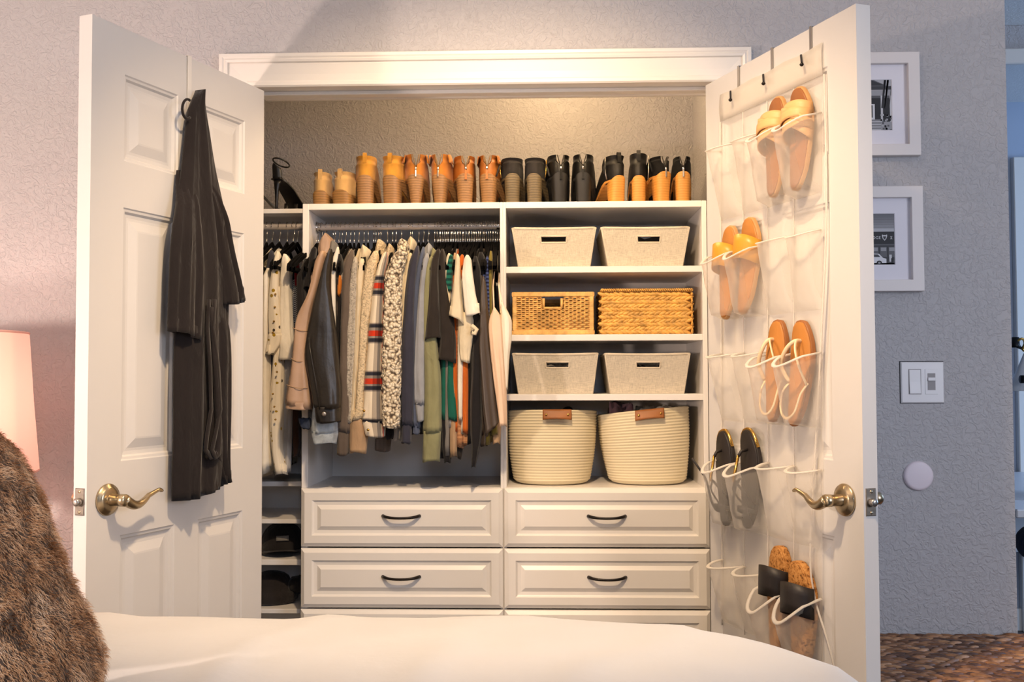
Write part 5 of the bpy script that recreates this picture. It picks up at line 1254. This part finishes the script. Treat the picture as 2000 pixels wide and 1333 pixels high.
# ================================================================== switch plate and round wall disc
p0, p1 = U(1759, 788, 0), U(1842, 707, 0)
sw = thing('light_switch', 'white double switch plate with rocker and dimmer', 'light switch', ((p0.x+p1.x)/2, -.003, p0.z))
MB().rects(p0.x, p1.x, p0.z, p1.z, [(0, 0), (.0005, -.003), (.003, -.0055)], lambda x, h, z: (x, h, z)).build('wall_plate', M['plastic'], sw)
W_, H_ = p1.x-p0.x, p1.z-p0.z; zm = (p0.z+p1.z)/2+.002
MB().rects(p0.x-.002, p1.x+.0005, p0.z-.001, p1.z+.002, [(0, 0), (0, -.0004), (.002, -.0005)], lambda x, h, z: (x, h, z)).build('wall_cutout_edge', M['dark'], sw)
xa = p0.x+W_*.32; MB().rects(xa-.0165, xa+.0165, zm-.033, zm+.033, [(0, -.0055), (.0005, -.0068), (.0015, -.0068)], lambda x, h, z: (x, h, z)).build('switch_frame', plain('switch_gap', S(150,146,146), .6), sw)
MB().loft([[(xa-.014, y, z), (xa+.014, y, z), (xa+.014, -.006, z), (xa-.014, -.006, z)] for y, z in ((-.0095, zm-.031), (-.0075, zm), (-.0072, zm+.031))]).build('rocker', M['plastic'], sw)
xb = p0.x+W_*.70; MB().rects(xb-.0165, xb+.0165, zm-.033, zm+.033, [(0, -.0055), (.0005, -.0068), (.0015, -.0068)], lambda x, h, z: (x, h, z)).build('switch_frame', M['plastic'], sw)
MB().box(xb-.010, xb+.010, -.0074, -.0066, zm-.022, zm+.022).build('dimmer_slot', plain('switch_gap', S(150,146,146), .6), sw)
MB().box(xb-.010, xb+.010, -.011, -.0072, zm+.002, zm+.011, bev=.001).build('dimmer_slider', M['plastic'], sw)
P = U(1793, 930, 0); tag(MB().lathe([(0, -.010), (.030, -.010), (.035, -.009), (.0375, -.006), (.0385, 0), (0, 0)], (P.x, 0, P.z), 48, 'y').build('wall_bumper', M['disc'], None, True, own=True, angle=40), 'round pinkish white disc stuck on the grey wall', 'wall bumper')

# ================================================================== woven chest at the right wall
CH = [plain('banana_leaf_%d' % i, S(*c), .55, 0, .3, 260, .35, 60, .4) for i, c in enumerate(((112,76,52), (140,98,66), (84,56,40), (170,126,90)))]
def chest():
    x0, x1 = .876, 1.93; y1 = -.012; zt = U(1850, 1238, y1).z; y0 = -.452
    r = thing('woven_chest', 'brown woven plant fibre chest against the right wall', 'chest', ((x0+x1)/2, (y0+y1)/2, 0))
    MB().box(x0+.006, x1-.006, y0+.006, y1-.004, .02, zt-.012).build('body', CH[2], r)
    top = MB(); X = Vector((1,0,0)); Yv = Vector((0,1,0)); Z = Vector((0,0,1)); rc = random.Random(5); rows = 27
    for j in range(rows):
        y = lerp(y0+.010, y1-.010, j/(rows-1)); n = 31; s = 1 if j % 2 else -1
        for i in range(n):
            x = x0+(x1-x0)*(i+.5+.5*(j % 2))/n
            if x > x1-.008: continue
            o = len(top.f); leafbit(top, Vector((x, y, zt-.006+rc.uniform(-.002, .002))), X, Yv, Z, .026*rc.uniform(.85, 1.2), .0098*rc.uniform(.7, 1.15), .0085, s*.42+rc.uniform(-.25, .25))
            k = rc.choice((0, 0, 1, 1, 2, 3)); top.m[o:] = [k]*(len(top.m)-o)
    top.build('woven_top', CH, r, True, fix=False, kind='stuff')
    fr = MB()
    for j in range(14):
        z = lerp(.04, zt-.035, j/13); s = 1 if j % 2 else -1
        for i in range(26):
            x = x0+(x1-x0)*(i+.5+.5*(j % 2))/26
            if x > x1-.008: continue
            o = len(fr.f); leafbit(fr, Vector((x, y0+.004, z)), X, Z, Yv, .027, .021, .008, s*.4+rc.uniform(-.2, .2)); k = rc.choice((0, 0, 1, 1, 2, 3)); fr.m[o:] = [k]*(len(fr.m)-o)
    fr.build('woven_front', CH, r, True, fix=False, kind='stuff')
    rim = MB()
    for i in range(84):
        x = x0+(x1-x0)*(i+.5)/84; o = len(rim.f); leafbit(rim, Vector((x, y0, zt-.009)), X, Z, Yv, .013, .007, .011, .9+rc.uniform(-.15, .15)); k = rc.choice((0, 1, 1, 2, 3)); rim.m[o:] = [k]*(len(rim.m)-o)
    rim.build('twisted_rim', CH, r, True, fix=False, kind='stuff')
chest()

# ================================================================== bed
M['duvet'] = plain('white_cotton_duvet', S(196,195,194), .85, 0, .22, 26, .02, 6, .2, .1, dist=.006)
M['mattress'] = fabric('mattress_ticking', S(214,208,200))
BX0, BX1, BY0, BY1, BZ = -1.45, .675, -2.55, -.725, .803
bed = thing('bed', 'bed with white duvet across the foreground', 'bed', ((BX0+BX1)/2, (BY0+BY1)/2, 0))
MB().box(BX0+.03, BX1-.06, BY0+.06, BY1-.06, .32, .66, bev=.03).build('mattress', M['mattress'], bed)
MB().box(BX0, BX1-.05, BY0+.04, BY1-.04, .12, .32, bev=.01).build('bed_base', M['mattress'], bed)
def duvet():
    mb = MB(); n = 200; rings = []; cx, cy = (BX0+BX1)/2, (BY0+BY1)/2; hx, hy = (BX1-BX0)/2, (BY1-BY0)/2; rad = .46
    out = []
    for k in range(n):
        a = 2*PI*k/n; ca, sa = math.cos(a), math.sin(a)
        # rounded rectangle by ray march
        lo, hi = 0, 4
        for _ in range(30):
            m = (lo+hi)/2; px, py = abs(m*ca), abs(m*sa); rr_ = rad if ca > 0 else .15
            qx, qy = px-(hx-rr_), py-(hy-rr_)
            d = math.hypot(max(qx, 0), max(qy, 0))+min(max(qx, qy), 0)-rr_
            if d < 0: lo = m
            else: hi = m
        out.append((cx+lo*ca, cy+lo*sa, ca, sa))
    prof = [(i/34*.93, 0) for i in range(34)]+[(.93+.07*math.sin(t*PI/2/8), t) for t in range(9)]
    for s, t in prof:
        rings.append([(cx+(x-cx)*s, cy+(y-cy)*s, BZ-(.085*(1-math.cos(t*PI/2/8)) if t else 0)+.012*(1-s*s)) for x, y, ca, sa in out])
    for dz in (.16, .26, .36, .46): rings.append([(x+.006*math.sin(k*.9+dz*9), y+.010*math.sin(k*.7+dz*7), BZ-dz) for k, (x, y, ca, sa) in enumerate(out)])
    mb.loft(rings[1:], True, False)
    def w(p):
        q = p*1.0; h = .006*noise.noise(Vector((q.x*4, q.y*4, 1)))+.003*noise.noise(Vector((q.x*11+q.y*5, q.y*9, 3)))
        ridge = abs(noise.noise(Vector((q.x*3+5, q.y*3, 7)))); h += .006*(1-min(1, ridge*5))
        e = noise.noise(Vector((q.x*2.2, q.y*2.2, 9)))*.004
        return q+Vector((0, 0, h+e))
    mb.disp(w); mb.build('duvet', M['duvet'], bed, True)
duvet()
# ---- pillows at the head end
def cushion(cx, cy, cz, tx, wy, hz, lean, n=40, m=28):
    mb = MB(); vs = []
    def P(u, v):
        a = 2*PI*u; e = lerp(-PI/2, PI/2, v); ce = math.copysign(abs(math.cos(e))**.5, math.cos(e)); y = wy*ce*math.copysign(abs(math.cos(a))**.7, math.cos(a)); z = hz*math.copysign(abs(math.sin(e))**.7, math.sin(e))
        q = max(0, 1-(abs(y)/wy)**3.2)**.5*max(0, 1-(abs(z)/hz)**3.2)**.5
        x = math.sin(a)*tx*q
        return Vector((x, y, z))
    mb.grid(P, n, m)
    Mx = Matrix.Translation((cx, cy, cz)) @ Matrix.Rotation(lean, 4, 'Y'); mb.xf(Mx); return mb
wp = MB()
tag(cushion(-.80, -1.02, .965, .075, .25, .18, R(-18)).build('bed_pillow', M['duvet'], None, True, own=True), 'white pillow standing on the bed behind the fur cushion', 'pillow')
fur = thing('fur_cushion', 'brown faux fur cushion leaning on the bed at lower left', 'cushion', (-.60, -1.42, BZ+.01))
base = cushion(-.614, -1.42, 1.000, .112, .250, .212, R(-20)); base.disp(lambda p: p+Vector((.055*sstep((1.00-p.z)/.20), 0, 0)))
core = base.build('cover', plain('fur_backing', S(96,78,62), .95, var=.3, vscale=20), fur, True)
def furstrands():
    me = core.data; rf = random.Random(11); mb = MB(); polys = [p for p in me.polygons]; bs = BASE[core]
    areas = [p.area for p in polys]; tot = sum(areas); N = 60000; vs = mb.v; fs = mb.f
    cen = sum((v.co for v in me.vertices), Vector())/len(me.vertices)
    for p, ar in zip(polys, areas):
        co = [me.vertices[i].co for i in p.vertices]; c = p.center; nr = p.normal.copy()
        if nr.dot(c-cen) < 0: nr.negate()
        k = N*ar/tot; k = int(k)+(1 if rf.random() < k-int(k) else 0)
        for _ in range(k):
            a, b = rf.random(), rf.random()
            q = co[0].lerp(co[1 % len(co)], a).lerp(co[3 % len(co)].lerp(co[2 % len(co)], a), b) if len(co) == 4 else c
            w0 = q+bs; clump = Vector((noise.noise(w0*34), noise.noise(w0*34+Vector((9,0,0))), noise.noise(w0*34+Vector((0,9,0)))))
            d = (nr*.75+Vector((.15, -.1, -.55))+clump*.7+Vector((rf.uniform(-.25, .25),)*1+(rf.uniform(-.25, .25), rf.uniform(-.25, .25)))).normalized()
            L = .0115*rf.uniform(.6, 1.3); s = d.cross(nr)
            if s.length < 1e-4: s = d.orthogonal()
            s.normalize(); wd = .0007
            o = len(vs); m1 = w0+d*L*.55; tip = w0+(d+Vector((0,0,-.35))).normalized()*L
            vs += [tuple(w0-s*wd), tuple(w0+s*wd), tuple(m1+s*wd*.7), tuple(m1-s*wd*.7), tuple(tip)]
            fs.append([o, o+1, o+2, o+3]); fs.append([o+3, o+2, o+4]); mb.uv += [None, None]; mb.m += [0, 0]
    t = NT('brown_fur'); t.b.inputs['Roughness'].default_value = .6; t.b.inputs['Specular IOR Level'].default_value = .25; v = t.coord()
    n1 = t.n('TexNoise', Scale=16.0, Detail=3.0); n2 = t.n('TexNoise', Scale=260.0, Detail=1.0); t.l(v, n1.inputs['Vector']); t.l(v, n2.inputs['Vector'])
    h = t.math('ADD', t.math('MULTIPLY', n1.outputs['Fac'], .6), t.math('MULTIPLY', n2.outputs['Fac'], .4))
    t.l(t.ramp(h, ((.34, S(122,80,50)), (.45, S(196,146,102)), (.56, S(230,188,146)), (.68, S(246,226,200)))), t.b.inputs['Base Color'])
    mb.build('fur_pile', t.mat, fur, False, fix=False, kind='stuff')
furstrands()

# ================================================================== table lamp with pink shade beside the bed head
def table_lamp():
    cx, cy = -1.262, -.36
    ns = thing('nightstand', 'small nightstand carrying the pink lamp', 'nightstand', (cx, cy, 0)); wm = plain('pale_wood', S(196,176,150), .5, var=.15)
    MB().box(cx-.24, cx+.20, cy-.2, cy+.2, .60, .63, bev=.003).build('top', wm, ns); MB().box(cx-.22, cx+.18, cy-.18, cy+.18, .34, .599, bev=.003).build('drawer_box', wm, ns)
    for sx in (-.2, .16):
        for sy in (-.16, .16): MB().lathe([(.018, .339), (.012, 0), (0, 0)], (cx+sx, cy+sy, 0), 12).build('leg', wm, ns, True)
    zt = U(30, 649, cy).z; xr1 = U(37, 649, cy).x; xr0 = U(49, 842, cy).x; zb = zt-.33
    r1 = xr1-cx; r0 = r1+(xr0-xr1)*(.33/(zt-U(49, 842, cy).z))
    lp = thing('table_lamp', 'table lamp with a glowing pink drum shade', 'lamp', (cx, cy, .63))
    t = NT('pink_shade_fabric'); t.b.inputs['Base Color'].default_value = (*S(244,208,198), 1); t.b.inputs['Roughness'].default_value = .9
    tl = t.n('BsdfTranslucent'); tl.inputs['Color'].default_value = (*S(248,200,186), 1); mx = t.n('MixShader'); mx.inputs[0].default_value = .22
    t.l(t.b.outputs[0], mx.inputs[1]); t.l(tl.outputs[0], mx.inputs[2]); t.l(mx.outputs[0], t.out.inputs['Surface'])
    MB().lathe([(r0, zb), (r0+.0015, zb+.004), (lerp(r0, r1, .5), (zb+zt)/2), (r1+.0015, zt-.004), (r1, zt)], (cx, cy, 0), 64).build('shade', t.mat, lp, True)
    for rr, z in ((r1, zt), (r0, zb)): MB().tube([(cx+rr*math.cos(2*PI*k/48), cy+rr*math.sin(2*PI*k/48), z) for k in range(48)], .003, 6, closed=True).build('shade_ring', t.mat, lp, True)
    MB().lathe([(0, .631), (.07, .631), (.072, .645), (.03, .665), (.045, .75), (.062, .83), (.05, .92), (.018, .98), (.010, 1.0), (.010, zb+.08), (0, zb+.08)], (cx, cy, 0), 32).build('base', plain('blush_ceramic', S(220,196,188), .25), lp, True)
    light('table_lamp_glow', 'POINT', (cx, cy, zb+.16), LAMPW, LAMP, .03)
table_lamp()

# ================================================================== hall: desk, lamp, chair edge
desk = thing('hall_desk', 'white desk in the hall at the right edge', 'desk', (2.3, 1.7, 0))
dz = .782; x0 = U(1986, 998, .95).x
MB().box(x0, x0+1.1, .95, 2.38, dz-.03, dz, bev=.004).build('desk_top', M['plastic'], desk)
MB().box(x0+.04, x0+.07, 1.6, 2.3, 0, dz-.03).build('side_panel', M['plastic'], desk)
MB().box(x0+.05, x0+1.05, 2.32, 2.34, .4, dz-.03).build('back_panel', M['plastic'], desk)
P = U(2000, 958, 1.35)
hd_ = MB().tube(cr([(P.x-.03, 1.22, dz+.016), (P.x+.02, 1.30, dz+.03), (P.x+.10, 1.42, dz+.03), (P.x+.2, 1.5, dz+.025)]), [.012]*6+[.022]*10, 10); tag(hd_.build('hair_tool', M['black_rubber'], None, True, own=True), 'dark blue black hair tool lying on the hall desk', 'hair tool')
lampw = thing('swing_lamp', 'black and brass lamp with white cone shade in the hall', 'lamp', (2.06, 1.45, .78)); Yl = 1.45
A = U(1990, 700, Yl); sc = (1.45+2.683)/F
MB().lathe([(.010, 0), (.030, -.05), (.072, -.15), (.074, -.152), (.070, -.15), (.028, -.048), (.006, -.004)], (A.x+.030, Yl, A.z+.02), 32).build('shade', plain('white_enamel', S(226,228,232), .3), lampw, True)
MB().lathe([(0, .03), (.014, .03), (.016, .0), (.022, -.012), (0, -.012)], (A.x-.012, Yl, A.z+.055), 20).build('bracket', M['black_metal'], lampw, True)
MB().tube(cr([(A.x-.02, Yl, A.z+.06), (A.x+.004, Yl-.02, A.z+.078), (A.x+.02, Yl-.01, A.z+.06), (A.x+.016, Yl, A.z+.035), (A.x+.04, Yl, A.z+.02)]), .005, 8).build('brass_hook', M['gold'], lampw, True)
MB().lathe([(0, -.03), (.016, -.03), (.016, -.006), (.008, -.004), (.008, .02), (.013, .024), (.010, .034), (0, .036)], (A.x-.005, Yl-.085, A.z-.085), 16, 'x').build('black_knob', M['black_metal'], lampw, True)
MB().tube(cr([(A.x+.10, Yl+.04, dz+.003), (A.x+.10, Yl+.04, A.z-.2), (A.x+.06, Yl+.02, A.z), (A.x-.012, Yl, A.z+.05)]), .006, 8).build('arm', M['black_metal'], lampw, True)
P = U(1996, 1066, 1.1)
ch = thing('hall_chair', 'navy blue rounded chair edge under the hall desk', 'chair', (P.x+.22, 1.1, 0)); nvy = fabric('navy_velvet', S(24,40,66))
rings = []
for e in range(1, 10):
    a = PI*e/10; rings.append([(P.x+.215+(.17+.05*math.sin(a))*math.cos(2*PI*k/28), 1.1+(.17+.05*math.sin(a))*math.sin(2*PI*k/28), P.z-.058*math.cos(a)) for k in range(28)])
MB().loft(rings).build('seat', nvy, ch, True)
MB().lathe([(.02, P.z-.05), (.02, .04), (.18, .02), (.18, 0), (0, 0)], (P.x+.215, 1.1, 0), 24).build('pedestal', M['black_metal'], ch, True)
